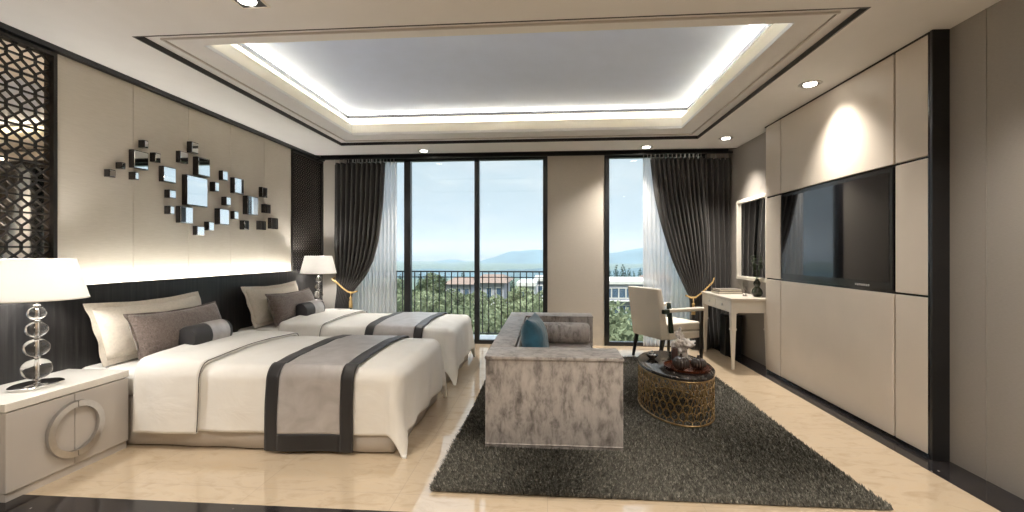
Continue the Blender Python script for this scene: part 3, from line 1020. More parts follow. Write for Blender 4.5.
def curtain(name, tabs, y, zt, zb, folds, amp, seed, mat, label, group, hooks=True, tie=None, solid=.005):
    root = thing(name, (tabs[0][-1][1], y, zb), label, 'curtain', group)
    b = drapery(tabs[0], tabs[1], y, zt, zb, folds, amp, seed, tie=tie)
    b.build('cloth', mat, root, smooth=True, solid=solid if solid else 0)
    if hooks:
        xl, xr = lerp_tab(tabs[0], zt), lerp_tab(tabs[1], zt)
        n = folds + 1
        me = None
        for i in range(n):
            x = xl + (xr - xl) * (i + .2) / n
            if me is None:
                h = MB(); h.box(x - .004, x + .004, y - .006, y + .006, zt - .02, zt + .055, .002, 1)
                first = h.build('hook', HOOK, root); me = first.data; x_first = x
            else:
                o = bpy.data.objects.new('hook', me); COL.objects.link(o); o.parent = root; o.location.x = x - x_first
    return root
# left drape, drawn back to the left and tied
curtain('drape_curtain',
        ([(0.02, -3.05), (.5, -3.06), (.80, -3.03), (.95, -3.04), (1.4, -3.07), (2.6, -3.075)],
         [(0.02, -2.82), (.5, -2.85), (.74, -2.80), (.84, -2.72), (.95, -2.62), (1.2, -2.49), (1.5, -2.41), (2.0, -2.355), (2.6, -2.325)]),
        6.335, 2.60, .012, 10, .048, 2.0, M['drape'], 'charcoal drape tied back at the left of the wide window', 'charcoal drapes', tie=.82)
# right drapes
curtain('drape_curtain',
        ([(0.02, 1.93), (.5, 1.93), (.68, 1.93), (.78, 1.88), (.95, 1.80), (1.2, 1.69), (1.5, 1.595), (1.75, 1.525), (2.1, 1.45), (2.6, 1.395)],
         [(0.02, 2.16), (.5, 2.14), (.70, 2.10), (.8, 2.12), (.95, 2.155), (1.2, 2.16), (1.6, 2.15), (2.1, 2.11), (2.6, 2.08)]),
        6.325, 2.60, .012, 11, .046, 9.0, M['drape'], 'charcoal drape swept aside and tied at the right of narrow window', 'charcoal drapes', tie=.74)
curtain('drape_curtain',
        ([(0.02, 2.17), (.8, 2.10), (1.3, 2.08), (2.0, 2.04), (2.6, 2.02)],
         [(0.02, 2.475), (1.2, 2.475), (2.6, 2.47)]),
        6.400, 2.60, .012, 6, .036, 21.0, M['drape'], 'charcoal drape hanging straight in the right corner behind the desk', 'charcoal drapes')
curtain('sheer_curtain', ([(0.02, -2.86), (2.63, -2.86)], [(0.02, -2.19), (2.63, -2.185)]), 6.447, 2.63, .012, 12, .017, 31.0, M['sheer'],
        'white sheer curtain between the left drape and the wide window', 'white sheers', solid=0)
curtain('sheer_curtain', ([(0.02, 1.33), (2.63, 1.325)], [(0.02, 2.05), (2.63, 2.05)]), 6.458, 2.63, .012, 12, .010, 37.0, M['sheer'],
        'white sheer curtain over the narrow window behind the right drape', 'white sheers', solid=0)
b = MB(); b.box(XL + .01, XR - .01, 6.325, 6.345, 2.655, 2.675); b.box(XL + .01, XR - .01, 6.425, 6.445, 2.685, 2.70)
tr = b.build('curtain_rail', M['black_trim'])
tag(place_origin(tr, (0, 6.385, 2.66)), 'black curtain rail running along the top of both windows', 'curtain rail')
def tieback(pts, tassel, label):
    t = thing('curtain_tieback', pts[0], label, 'tieback', 'gold rope tiebacks')
    # twisted rope: two strands winding round each other
    import itertools
    P = [Vector(p) for p in pts]
    dense = []
    for a, c in zip(P, P[1:]):
        for k in range(14): dense.append(a.lerp(c, k / 14))
    dense.append(P[-1])
    b = MB()
    for ph in (0, PI):
        q_ = []
        for i, p in enumerate(dense):
            a = i * .9 + ph
            q_.append(p + Vector((0, .007 * math.cos(a), .007 * math.sin(a))))
        b.tube(q_, .008, 6)
    b.build('rope', M['rope'], t, smooth=True)
    b = MB(); x, y, z = tassel
    b.tube([(x, y, z), (x, y, z - .07)], .006, 6)
    b.lathe([(.004, -.06), (.018, -.07), (.02, -.09), (.012, -.10), (.022, -.13), (.026, -.22)], (x, y, z), 14)
    b.build('tassel', M['rope'], t, smooth=True)
tieback([(-3.10, 6.42, .95), (-3.07, 6.28, .93), (-2.99, 6.262, .88), (-2.90, 6.262, .80), (-2.83, 6.262, .755), (-2.77, 6.27, .74), (-2.72, 6.32, .76)], (-2.79, 6.258, .75), 'gold rope tieback round the left charcoal drape')
tieback([(1.87, 6.33, .73), (1.92, 6.272, .705), (1.98, 6.262, .71), (2.05, 6.262, .76), (2.13, 6.262, .84), (2.20, 6.27, .91), (2.235, 6.30, .97)], (1.95, 6.256, .70), 'gold rope tieback round the right swept drape')

# ------------------------------------------------------------------ RUG
rx0, rx1, ry0, ry1 = -.63, 1.735, 2.43, 5.72
rug = thing('rug', ((rx0 + rx1) / 2, (ry0 + ry1) / 2, 0), 'charcoal shaggy rug under the sofa and coffee table', 'rug')
MB().box(rx0 + .01, rx1 - .01, ry0 + .01, ry1 - .01, .001, .010, .003, 1).build('backing', M['rug'], rug)
def pile():
    rs = np.random.RandomState(3)
    N = 210000
    near = rs.rand(N) < .62
    x = rx0 + (rx1 - rx0) * rs.rand(N)
    y = ry0 + (ry1 - ry0) * np.where(near, rs.rand(N) ** 1.5, rs.rand(N))
    wob = .012 * np.sin(y * 23) + .008 * np.sin(x * 31)
    h = .020 + .016 * rs.rand(N)
    ang = rs.rand(N) * 2 * np.pi
    # combed pile: the lean wanders over the rug
    la = 2.2 * np.sin(x * 1.7 + 1.1 * np.sin(y * 1.3)) + 1.5 * np.sin(y * 2.1 + x)
    ln = .012 + .010 * rs.rand(N)
    w = .0035 + .0025 * rs.rand(N)
    tipx = x + ln * np.cos(la) + .008 * rs.randn(N); tipy = y + ln * np.sin(la) + .008 * rs.randn(N)
    v = np.zeros((N, 3, 3), np.float32)
    v[:, 0, 0] = x + w * np.cos(ang); v[:, 0, 1] = y + w * np.sin(ang); v[:, 0, 2] = .008
    v[:, 1, 0] = x - w * np.cos(ang); v[:, 1, 1] = y - w * np.sin(ang); v[:, 1, 2] = .008
    v[:, 2, 0] = tipx; v[:, 2, 1] = tipy; v[:, 2, 2] = h
    v[:, :, 0] -= rug.location.x; v[:, :, 1] -= rug.location.y
    me = bpy.data.meshes.new('pile')
    me.vertices.add(N * 3); me.loops.add(N * 3); me.polygons.add(N)
    me.vertices.foreach_set('co', v.reshape(-1))
    me.loops.foreach_set('vertex_index', np.arange(N * 3, dtype=np.int32))
    me.polygons.foreach_set('loop_start', np.arange(0, N * 3, 3, dtype=np.int32))
    me.polygons.foreach_set('loop_total', np.full(N, 3, np.int32))
    me.update(calc_edges=True)
    me.materials.append(M['rug'])
    o = bpy.data.objects.new('pile', me); COL.objects.link(o); o.parent = rug
    o['kind'] = 'stuff'
pile()

# ------------------------------------------------------------------ SOFA
ZR = .022
sx0, sx1, sy0, sy1, SH = -.412, .490, 2.99, 5.25, .62
sofa = thing('sofa', ((sx0 + sx1) / 2, (sy0 + sy1) / 2, ZR), 'taupe crushed velvet sofa with its side to us on the shag rug', 'sofa')
MB().box(sx0 + .012, sx1 - .012, sy0 + .012, sy1 - .012, ZR + .0, .05, .004, 1).build('plinth', M['velvet'], sofa)
def arm(y0, y1, nm):
    a = MB().box(sx0, sx1, y0, y1, .014, SH - .013, .006, 2).build(nm, M['velvet'], sofa, smooth='auto')
    MB().box(sx0 - .006, sx1 + .006, y0 - .006, y1 + .004, SH - .017, SH, .008, 3).build('arm_top_pad', M['velvet'], a, smooth='auto')
    return a
a = arm(sy0, 3.30, 'armrest')
pp = MB()
pp.tube([(sx0 - .004, sy0 - .006, SH - .016), (sx1 + .004, sy0 - .006, SH - .016)], .004, 6)
pp.tube([(sx0, sy0 - .004, .042), (sx1, sy0 - .004, .042)], .004, 6)
for k in (1, 2, 3):
    x = sx0 + (sx1 - sx0) * k / 4
    pp.tube([(x, sy0 - .0005, .09), (x, sy0 - .0005, SH - .03)], .0018, 5)
pp.build('seam_piping', M['velvet'], a)
arm(4.97, sy1, 'armrest')
bk = MB().box(sx0, sx0 + .16, 3.302, 4.968, .014, SH - .013, .006, 2).build('backrest', M['velvet'], sofa, smooth='auto')
# tufted inner face of the back
def tuft(u, v):
    y = 3.306 + (4.964 - 3.306) * u; z = .35 + (.60 - .35) * v
    d = .02 + .018 * abs(math.sin(u * PI * 7)) * math.sin(PI * v) 
    return Vector((sx0 + .16 + d, y, z))
MB().grid(tuft, 84, 8).build('tufted_face', M['velvet'], bk, smooth=True, solid=.02, offset=-1)
MB().box(sx0 - .006, sx0 + .175, 3.306, 4.966, SH - .017, SH, .008, 3).build('back_top_pad', M['velvet'], bk, smooth='auto')
bb = MB()
for k in range(6):
    x = sx0 + .25 + k * .12
    bb.ball((x, 4.967, .565), .011, 1, .5, 1, 2)
bb.build('buttons', M['velvet'], sofa, smooth=True)
MB().box(sx0 + .162, sx1 - .02, 3.302, 4.968, .042, .28, .008, 2).build('seat_base', M['velvet'], sofa, smooth='auto')
MB().box(sx0 + .182, sx1 - .035, 3.308, 4.962, .281, .345, .03, 5).build('seat_cushion', M['velvet'], sofa, smooth='auto')
p = set_m(pillow_mb(.44, .47, .20, 8.3, .0, pinch=.12), lean((-.098, 3.70, .565), -.12, .16)).build('cushion', M['teal'], None, smooth=True)
tag(place_origin(p, (-.098, 3.70, .345)), 'teal velvet cushion propped against the back of the taupe sofa', 'cushion')
rb = MB()
q = rb.lathe([(.004, 0), (.07, 0), (.098, .012), (.108, .04), (.110, .30), (.108, .57), (.098, .598), (.07, .61), (.004, .61)], (0, 0, 0), 36)
bmesh.ops.transform(rb.bm, matrix=Matrix.Translation((-.165, 4.855, .457)) @ Matrix.Rotation(PI / 2, 4, 'Y'), verts=rb.bm.verts[:])
rbo = rb.build('bolster_cushion', M['velvet'], None, smooth='auto')
tag(place_origin(rbo, (.14, 4.855, .346)), 'taupe velvet bolster lying along the far armrest of the sofa', 'cushion')
# ------------------------------------------------------------------ COFFEE TABLE
tcx, tcy, ta, tb_, tz = 1.055, 3.89, .285, .49, .385
ct = thing('coffee_table', (tcx, tcy, ZR), 'oval coffee table with black marble top and gold hexagon lattice drum', 'coffee table')
MB().lathe([(.97, tz - .024), (1.0, tz - .020), (1.0, tz - .004), (.985, tz)], (tcx, tcy, 0), 64, sx=ta, sy=tb_).build('tabletop', M['table_marble'], ct, smooth='auto')
def ell(a): return Vector((tcx + (ta - .008) * math.cos(a), tcy + (tb_ - .008) * math.sin(a), 0))
# arc-length table for even hexagons
NA = 720
acc = [0]
for i in range(NA): acc.append(acc[-1] + (ell(2 * PI * (i + 1) / NA) - ell(2 * PI * i / NA)).length)
PER = acc[-1]
def onell(d):
    d %= PER
    import bisect
    i = min(max(bisect.bisect_right(acc, d) - 1, 0), NA - 1)
    f = (d - acc[i]) / (acc[i + 1] - acc[i])
    return ell(2 * PI * (i + f) / NA)
b = MB()
ncol = 38
pw = PER / ncol; hh = pw / math.sqrt(3)   # hexagon side
zb0, zt0 = ZR + .012, tz - .03
def P(d, z):
    v = onell(d); v.z = z; return v
def bar(p0, p1):
    (d0, z0), (d1, z1) = p0, p1
    if z0 > zt0 and z1 > zt0: return
    if z0 < zb0 and z1 < zb0: return
    if z0 > z1: d0, z0, d1, z1 = d1, z1, d0, z0
    if z0 < zb0: f = (zb0 - z0) / (z1 - z0); d0 += (d1 - d0) * f; z0 = zb0
    if z1 > zt0: f = (zt0 - z0) / (z1 - z0); d1 = d0 + (d1 - d0) * f; z1 = zt0
    if abs(z1 - z0) + abs(d1 - d0) < .003: return
    b.tube([P(d0, z0), P((d0 + d1) / 2, (z0 + z1) / 2), P(d1, z1)], .0038, 5)
nrow = int((zt0 - zb0) / (1.5 * hh)) + 2
for r in range(-1, nrow):
    for k in range(ncol):
        d = (k + (.5 if r % 2 else 0)) * pw; z = zb0 + .01 + r * 1.5 * hh
        top = (d, z + hh); ur = (d + pw / 2, z + hh / 2); lr = (d + pw / 2, z - hh / 2); bt = (d, z - hh)
        bar(top, ur); bar(ur, lr); bar(lr, bt)
b.build('hexagon_drum', M['gold'], ct, smooth=True)
for z, nm in ((zb0, 'base_ring'), (zt0, 'top_ring')):
    bb = MB(); pts = [P(PER * i / 96, z) for i in range(97)]
    bb.tube(pts, .008, 6).build(nm, M['gold'], ct, smooth=True)
# second, inner drum
bb = MB()
for k in range(26):
    a0, a1 = 2 * PI * k / 26, 2 * PI * (k + 2.5) / 26
    for (p0, p1) in ((a0, a1), (a1, a0)):
        bb.tube([Vector((tcx + .78 * ta * math.cos(p0 + (p1 - p0) * t_ / 6), tcy + .78 * tb_ * math.sin(p0 + (p1 - p0) * t_ / 6), zb0 + (zt0 - zb0) * t_ / 6)) for t_ in range(7)], .0034, 5)
bb.build('inner_lattice', M['gold'], ct, smooth=True)

# things on the table
def T(px, py, z):
    u = (px - 512) / F; v = (HY - py) / F
    dx, dy = u * c_ - s_, u * s_ + c_
    k = (z - CAMH) / v
    return Vector((dx * k, dy * k, z))
tp = T(687, 368, tz)
tray = MB().lathe([(.02, .002), (.150, .002), (.165, .006), (.172, .020), (.178, .021), (.172, .004), (.150, .0005), (.02, .0005)], (tp.x, tp.y, tz), 48, sy=1.15, cap=False).build('tray', M['copper'], None, smooth='auto')
tag(place_origin(tray, (tp.x, tp.y, tz)), 'round copper red tray on the black marble coffee table', 'tray')
def gourd(px, py, r, h, label):
    p = T(px, py, tz + .003)
    mod = lambda a, z: 1 + .13 * abs(math.sin(a * 8)) - .08
    prof = []
    for i in range(15):
        a = -PI / 2 * .9 + PI * .93 * i / 14
        prof.append((max(.012, r * math.cos(a) ** .8 if math.cos(a) > 0 else .012), h / 2 * (1 + math.sin(a))))
    g = thing('fluted_jar', p, label, 'jar', 'dark fluted jars on the tray')
    MB().lathe(prof, p, 128, mod=mod).build('jar_body', M['gourd'], g, smooth=True)
    MB().lathe([(.02, h - .006), (.013, h + .004), (.009, h + .014), (.012, h + .02)], p, 16).build('lid_knob', M['gourd'], g, smooth=True)
gourd(681, 369.5, .064, .105, 'larger dark fluted round jar at the left on the tray')
gourd(698.5, 369, .058, .088, 'smaller dark fluted round jar at the right on the tray')
p = T(674.5, 362, tz + .003)
b = MB().lathe([(.026, 0), (.027, .003), (.027, .118), (.024, .122), (.006, .119)], p, 24)
cn = thing('pillar_candle', p, 'brown pillar candle behind the fluted jars on the tray', 'candle')
b.build('wax', M['brown_wax'], cn, smooth='auto')
MB().tube([p + Vector((0, 0, .119)), p + Vector((.001, 0, .128))], .0015, 5).build('wick', M['black_trim'], cn)
# flower vase
p = T(683.5, 361, tz + .003)
fv = thing('flower_vase', p, 'small pale vase of white orchids on the coffee table', 'vase')
MB().lathe([(.028, 0), (.034, .004), (.036, .05), (.030, .085), (.033, .10), (.030, .10), (.027, .085), (.032, .05), (.030, .008)], p, 28, cap=True).build('vessel', M['milk_glass'], fv, smooth='auto')
b = MB()
stems = []
rr = random.Random(5)
for k in range(7):
    a = rr.random() * 2 * PI
    e = p + Vector((.06 * math.cos(a), .06 * math.sin(a), .125 + .04 * rr.random()))
    stems.append([p + Vector((0, 0, .02)), p + Vector((.01 * math.cos(a), .01 * math.sin(a), .09)), e])
spray = [p + Vector((0, 0, .02)), p + Vector((-.005, 0, .10)), p + Vector((-.03, .0, .17)), p + Vector((-.038, 0, .23)), p + Vector((-.03, .0, .262))]
stems.append(spray)
for s in stems: b.tube(s, .0022, 5)
b.build('stems', M['stem'], fv, smooth=True)
b = MB()
def blossom(c, s):
    rot = Matrix.Rotation(rr.random() * 6, 4, 'Z') @ Matrix.Rotation(rr.uniform(.5, 1.6), 4, 'X')
    for k in range(5):
        a = 2 * PI * k / 5
        q = bmesh.ops.create_icosphere(b.bm, subdivisions=1, radius=s)
        bmesh.ops.transform(b.bm, matrix=Matrix.Translation(c) @ rot @ Matrix.Rotation(a, 4, 'Z') @ Matrix.Translation((s * .8, 0, s * .12)) @ Matrix.Diagonal((1, .95, .25, 1)), verts=q['verts'])
    q = bmesh.ops.create_icosphere(b.bm, subdivisions=1, radius=s * .35)
    bmesh.ops.translate(b.bm, vec=c, verts=q['verts'])
for s in stems[:-1]: blossom(s[-1], .027)
for (c, s) in ((spray[2], .022), (spray[3], .020), (spray[4], .016), (spray[3].lerp(spray[2], .5) + Vector((.012, 0, 0)), .020), (spray[3].lerp(spray[4], .6) + Vector((.010, 0, 0)), .015), (p + Vector((.02, -.02, .12)), .028), (p + Vector((-.03, -.02, .11)), .028)): blossom(c, s)
b.build('blossoms', M['petal'], fv, smooth=True)
p = T(652, 358.5, tz)
bw_ = thing('bowl', p, 'small dark bowl with clear glass beads at the far end of the coffee table', 'bowl')
MB().lathe([(.022, 0), (.024, .004), (.04, .016), (.055, .036), (.052, .036), (.037, .018), (.018, .008)], p, 28).build('vessel', M['gourd'], bw_, smooth='auto')
b = MB()
for k in range(6):
    a = k * 1.05
    b.ball(p + Vector((.022 * math.cos(a), .022 * math.sin(a), .038)), .014, sub=2)
b.ball(p + Vector((0, 0, .055)), .015, sub=2)
b.build('beads', M['crystal'], bw_, smooth=True)

# ------------------------------------------------------------------ DESK
dx0, dx1, dy0, dy1, dz = 2.045, 2.48, 5.245, 6.20, .80
dk = thing('desk', ((dx0 + dx1) / 2, (dy0 + dy1) / 2, 0), 'cream white writing desk with two small drawers against the right wall', 'desk')
MB().box(dx0 - .01, dx1, dy0 - .015, dy1 + .01, dz - .028, dz, .005, 2).build('desktop', M['white_paint'], dk)
b = MB(); b.box(dx0 + .012, dx1, dy0 + .01, dy1 - .01, dz - .165, dz - .0285, .002, 1)
b.build('apron', M['white_paint'], dk)
for (ya, yb) in ((dy0 + .065, (dy0 + dy1) / 2 - .006), ((dy0 + dy1) / 2 + .006, dy1 - .065)):
    d = MB().box(dx0 + .002, dx0 + .0118, ya, yb, dz - .150, dz - .042, .003, 2).build('drawer', M['white_paint'], dk)
    ym = (ya + yb) / 2
    MB().box(dx0 - .010, dx0 + .002, ym - .014, ym + .014, dz - .110, dz - .082, .003, 2).build('knob', M['satin_metal'], d)
for (x, y) in ((dx0 + .03, dy0 + .03), (dx0 + .03, dy1 - .03), (dx1 - .03, dy0 + .03), (dx1 - .03, dy1 - .03)):
    b = MB()
    def sq(w, z): return [(x - w, y - w, z), (x + w, y - w, z), (x + w, y + w, z), (x - w, y + w, z)]
    b.hexa(sq(.012, 0) + sq(.024, .44)); b.hexa(sq(.030, .44) + sq(.030, .462)); b.hexa(sq(.025, .462) + sq(.028, dz - .0285 - .14))
    b.hexa(sq(.0285, dz - .1685) + sq(.0285, dz - .0287))
    b.build('leg', M['white_paint'], dk)
# books
def book(x0, x1, y0, y1, z0, h, rot, cover, label):
    t = thing('book', ((x0 + x1) / 2, (y0 + y1) / 2, z0), label, 'book', 'books on the desk')
    cx, cy = (x0 + x1) / 2, (y0 + y1) / 2
    b = MB(); b.box(x0, x1, y0, y1, z0, z0 + .004); b.box(x0, x1, y0, y1, z0 + h - .004, z0 + h); b.box(x1 - .004, x1, y0, y1, z0 + .004, z0 + h - .004)
    b.build('cover', cover, t)
    MB().box(x0 + .006, x1 - .005, y0 + .006, y1 - .006, z0 + .004, z0 + h - .004).build('pages', M['paper'], t)
    t.rotation_euler.z = rot
book(2.10, 2.40, 5.80, 6.03, dz + .0005, .030, .0, M['book_brown'], 'lower brown book of the pair lying on the white desk')
book(2.11, 2.39, 5.80, 6.02, dz + .0312, .026, .06, M['book'], 'upper grey book of the pair lying on the white desk')
# vase with dark foliage
p = Vector((2.405, 5.43, dz + .0005))
pv = thing('plant_vase', p, 'dark green gourd vase with dark leafy stems on desk corner', 'vase')
MB().lathe([(.03, 0), (.045, .01), (.062, .045), (.050, .085), (.024, .115), (.034, .14), (.038, .155), (.030, .18), (.018, .195), (.022, .205), (.014, .203)], p, 32).build('vessel', M['vase_green'], pv, smooth='auto')
b = MB(); lf = MB()
rr = random.Random(11)
for k in range(9):
    a = rr.random() * 6.28
    e = p + Vector((.045 * math.cos(a), .06 * math.sin(a), .33 + .16 * rr.random()))
    m = p.lerp(e, .6) + Vector((0, 0, .05))
    b.tube([p + Vector((0, 0, .18)), m, e], .002, 4)
    for j in range(12):
        c = m.lerp(e, j / 11) + Vector((rr.uniform(-.02, .02), rr.uniform(-.025, .025), rr.uniform(-.02, .02)))
        q = bmesh.ops.create_icosphere(lf.bm, subdivisions=1, radius=.018)
        bmesh.ops.transform(lf.bm, matrix=Matrix.Translation(c) @ Matrix.Rotation(rr.random() * 6, 4, 'Z') @ Matrix.Rotation(rr.random() * 3, 4, 'X') @ Matrix.Diagonal((1, .45, .12, 1)), verts=q['verts'])
b.build('stems', M['stem'], pv); lf.build('leaves', M['leaf_dark'], pv, smooth=True)
p = Vector((2.31, 5.50, dz + .0005))
fg = thing('ornament', p, 'tiny slim dark spire ornament beside the vase on desk', 'ornament')
MB().lathe([(.018, 0), (.018, .006), (.006, .012), (.004, .05), (.010, .06), (.004, .07), (.0025, .10), (.001, .115)], p, 16).build('spire', M['bronze'], fg, smooth='auto')
MB().ball(p + Vector((-.03, -.01, .012)), .012, sub=2).build('pebble', M['bronze'], fg, smooth=True)
# dark box under the desk
bx = thing('storage_box', (2.33, 6.02, 0), 'upright black box on the floor under the desk in the corner', 'box')
MB().box(2.24, 2.44, 5.93, 6.11, .004, .50, .006, 2).build('box_body', M['bin'], bx)
MB().box(2.235, 2.445, 5.925, 6.115, .50, .52, .004, 2).build('lid', M['bin'], bx)
# wall mirror over the desk
wm = thing('wall_mirror', (2.48, 5.72, .97), 'rectangular wall mirror in white frame above the desk', 'mirror')
frame_boxes(MB(), 2.462, 2.499, 0, 0.001, 0, 0, 0, 0, 0, 0) if False else None
b = MB()
b.box(2.455, 2.499, 5.30, 5.345, .97, 1.985, .005, 2); b.box(2.455, 2.499, 6.095, 6.14, .97, 1.985, .005, 2)
b.box(2.455, 2.499, 5.345, 6.095, .97, 1.015, .005, 2); b.box(2.455, 2.499, 5.345, 6.095, 1.94, 1.985, .005, 2)
b.build('frame', M['white_paint'], wm)
MB().box(2.480, 2.498, 5.345, 6.095, 1.015, 1.94).build('mirror_glass', M['mirror'], wm)

# ------------------------------------------------------------------ ARMCHAIR (built facing +X, then turned)
ch = thing('armchair', (0, 0, 0), 'cream upholstered armchair with dark legs drawn up at the white desk', 'armchair')
def slab(pts): return MB().hexa(pts, .02, 4)
hw = .275
# back: leaning slab
slab([(-.30, -hw, .28), (-.18, -hw, .28), (-.18, hw, .28), (-.30, hw, .28),
      (-.375, -hw - .01, .885), (-.295, -hw - .01, .885), (-.295, hw + .01, .885), (-.375, hw + .01, .885)]).build('backrest', M['cream_leather'], ch, smooth='auto')
MB().box(-.185, .30, -.262, .262, .27, .36, .02, 4).build('seat_base', M['cream_leather'], ch, smooth='auto')
MB().box(-.20, .325, -.255, .255, .362, .465, .035, 5).build('seat_cushion', M['cream_leather'], ch, smooth='auto')
for sg in (-1, 1):
    y = sg * .288
    MB().box(-.22, .31, y - .032, y + .032, .603, .648, .014, 4).build('arm_pad', M['cream_leather'], ch, smooth='auto')
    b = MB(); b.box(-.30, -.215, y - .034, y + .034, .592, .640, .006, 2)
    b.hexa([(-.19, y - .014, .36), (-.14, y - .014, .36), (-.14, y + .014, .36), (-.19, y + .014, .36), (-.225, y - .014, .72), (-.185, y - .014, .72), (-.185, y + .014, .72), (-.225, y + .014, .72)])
    b.build('arm_bracket', M['green_lit_bracket'], ch)
    b = MB(); b.hexa([(.270, y - .014, 0), (.300, y - .014, 0), (.300, y + .014, 0), (.270, y + .014, 0), (.268, y - .02, .603), (.308, y - .02, .603), (.308, y + .02, .603), (.268, y + .02, .603)], .004, 1)
    b.build('leg', M['black_wood'], ch)
    y2 = sg * .245
    b = MB(); b.hexa([(-.325, y2 - .013, 0), (-.297, y2 - .013, 0), (-.297, y2 + .013, 0), (-.325, y2 + .013, 0), (-.275, y2 - .022, .285), (-.23, y2 - .022, .285), (-.23, y2 + .022, .285), (-.275, y2 + .022, .285)], .004, 1)
    b.build('leg', M['black_wood'], ch)
ch.location = (1.475, 5.80, .003)
ch.rotation_euler.z = math.radians(26)

# ------------------------------------------------------------------ BALCONY + RAILING
struct(MB().box(-4.2, .60, YB + .2, 7.32, -.18, -.02).build('floor_balcony', M['concrete']), 'pale balcony floor beyond the wide window')
struct(MB().box(-4.2, 4.2, YB + .07, YB + .2, -.18, -.0).build('sill_exterior', M['concrete']), 'threshold outside the windows')
rl = thing('balcony_railing', (-1.6, 7.2, -.02), 'black metal railing of thin vertical bars on the balcony', 'railing')
b = MB(); b.box(-4.1, .42, 7.18, 7.22, 1.0, 1.022, .003, 1); b.build('top_rail', M['black_frame'], rl)
b = MB(); b.box(-4.1, .42, 7.19, 7.21, .915, .928); b.build('upper_rail', M['black_frame'], rl)
b = MB(); b.box(-4.1, .42, 7.19, 7.21, .02, .036); b.build('bottom_rail', M['black_frame'], rl)
for k in range(45):
    x = -4.05 + k * .1005
    MB().box(x - .0075, x + .0075, 7.192, 7.208, .036 if k % 11 else -.02, 1.0).build('baluster', M['black_frame'], rl)

# ------------------------------------------------------------------ LANDSCAPE
GZ = -9.0
def ground(u, v):
    y = 9 + 2600 * u ** 2.2; x = (v - .5) * (60 + 3.4 * y)
    z = GZ - 34 * min(1, max(0, (y - 90) / 500)) + noise.noise(Vector((x * .01, y * .01, 0))) * min(3, y * .01)
    return Vector((x, y, z))
struct(MB().grid(ground, 50, 40).build('ground_exterior', M['soil'], smooth=True), 'green ground below the balcony')
def hills(nm, pts, Y, depth, label, zb):
    """ridge line given by pixels; built as a long solid ridge at distance Y"""
    prof = [at(px, py, Y) for (px, py) in pts]
    prof.sort(key=lambda p: p.x)
    def zr(x):
        for a, c in zip(prof, prof[1:]):
            if a.x <= x <= c.x:
                f = (x - a.x) / (c.x - a.x); f = f * f * (3 - 2 * f)
                return a.z + (c.z - a.z) * f
        return prof[0].z if x < prof[0].x else prof[-1].z
    xa, xb = prof[0].x, prof[-1].x
    def fn(u, v):
        x = xa + (xb - xa) * u
        t = 2 * v - 1
        k = math.exp(-t * t * 3.2) - math.exp(-3.2)
        top = zr(x) + Y * .0010 * noise.noise(Vector((x * 12 / Y, 3, 0))) + Y * .0006 * noise.noise(Vector((x * 40 / Y, 7, 0)))
        z = zb + (top - zb) * k / (1 - math.exp(-3.2)) + (0 if abs(t) < .05 else Y * .0035 * noise.noise(Vector((x * 18 / Y, v * 6, 1))) * k)
        return Vector((x, Y + depth * t, z))
    return struct(MB().grid(fn, 220, 28).build(nm, M['hill'], smooth=True), label)
hills('hill_far', [(-400, 250), (60, 262), (200, 258), (300, 262), (395, 267), (420, 264), (449, 259.5), (475, 263), (495, 257), (512, 252), (535, 249.5), (560, 252), (585, 256), (605, 253.5), (618, 252.5), (634, 249), (646, 248), (665, 252), (720, 256), (900, 250), (1300, 246)], 2300, 420, 'hazy blue mountain ridge on the horizon', -60)
hills('hill_near', [(-300, 268), (200, 270), (395, 271), (430, 269), (470, 271.5), (510, 270), (545, 268), (600, 271), (650, 268), (800, 268), (1200, 266)], 900, 200, 'low wooded ridge before the mountains', -50)

def leafmesh(name, n, seed, blobs, size, conif=False):
    rs = np.random.RandomState(seed)
    V = np.zeros((n, 4, 3), np.float32)
    bl = np.array(blobs, dtype=np.float32)
    vol = bl[:, 3] ** 2; idx = rs.choice(len(bl), n, p=vol / vol.sum())
    d = rs.randn(n, 3); d /= np.linalg.norm(d, axis=1)[:, None]
    r = (.55 + .45 * rs.rand(n) ** .5)
    c = bl[idx, :3] + d * (bl[idx, 3] * r)[:, None] * np.array([1, 1, .85])
    a = rs.randn(n, 3); a /= np.linalg.norm(a, axis=1)[:, None]
    b2 = np.cross(a, rs.randn(n, 3)); b2 /= np.linalg.norm(b2, axis=1)[:, None]
    s = size * (.6 + .8 * rs.rand(n))[:, None]
    V[:, 0] = c - a * s; V[:, 1] = c + b2 * s * .45; V[:, 2] = c + a * s; V[:, 3] = c - b2 * s * .45
    me = bpy.data.meshes.new(name)
    me.vertices.add(n * 4); me.loops.add(n * 4); me.polygons.add(n)
    me.vertices.foreach_set('co', V.reshape(-1))
    me.loops.foreach_set('vertex_index', np.arange(n * 4, dtype=np.int32))
    me.polygons.foreach_set('loop_start', np.arange(0, n * 4, 4, dtype=np.int32))
    me.polygons.foreach_set('loop_total', np.full(n, 4, np.int32))
    me.update(calc_edges=True)
    return me
def crown(seed, hgt, rad):
    rr = random.Random(seed)
    bl = [(0, 0, hgt * .62, rad * .62)]
    for k in range(13):
        a = rr.random() * 6.28; q_ = rad * (.35 + .35 * rr.random()); z = hgt * (.35 + .5 * rr.random())
        bl.append((q_ * math.cos(a), q_ * math.sin(a), z, rad * (.28 + .2 * rr.random())))
    bl.append((rr.uniform(-.2, .2) * rad, rr.uniform(-.2, .2) * rad, hgt * .86, rad * .3))
    return bl
TREES = []
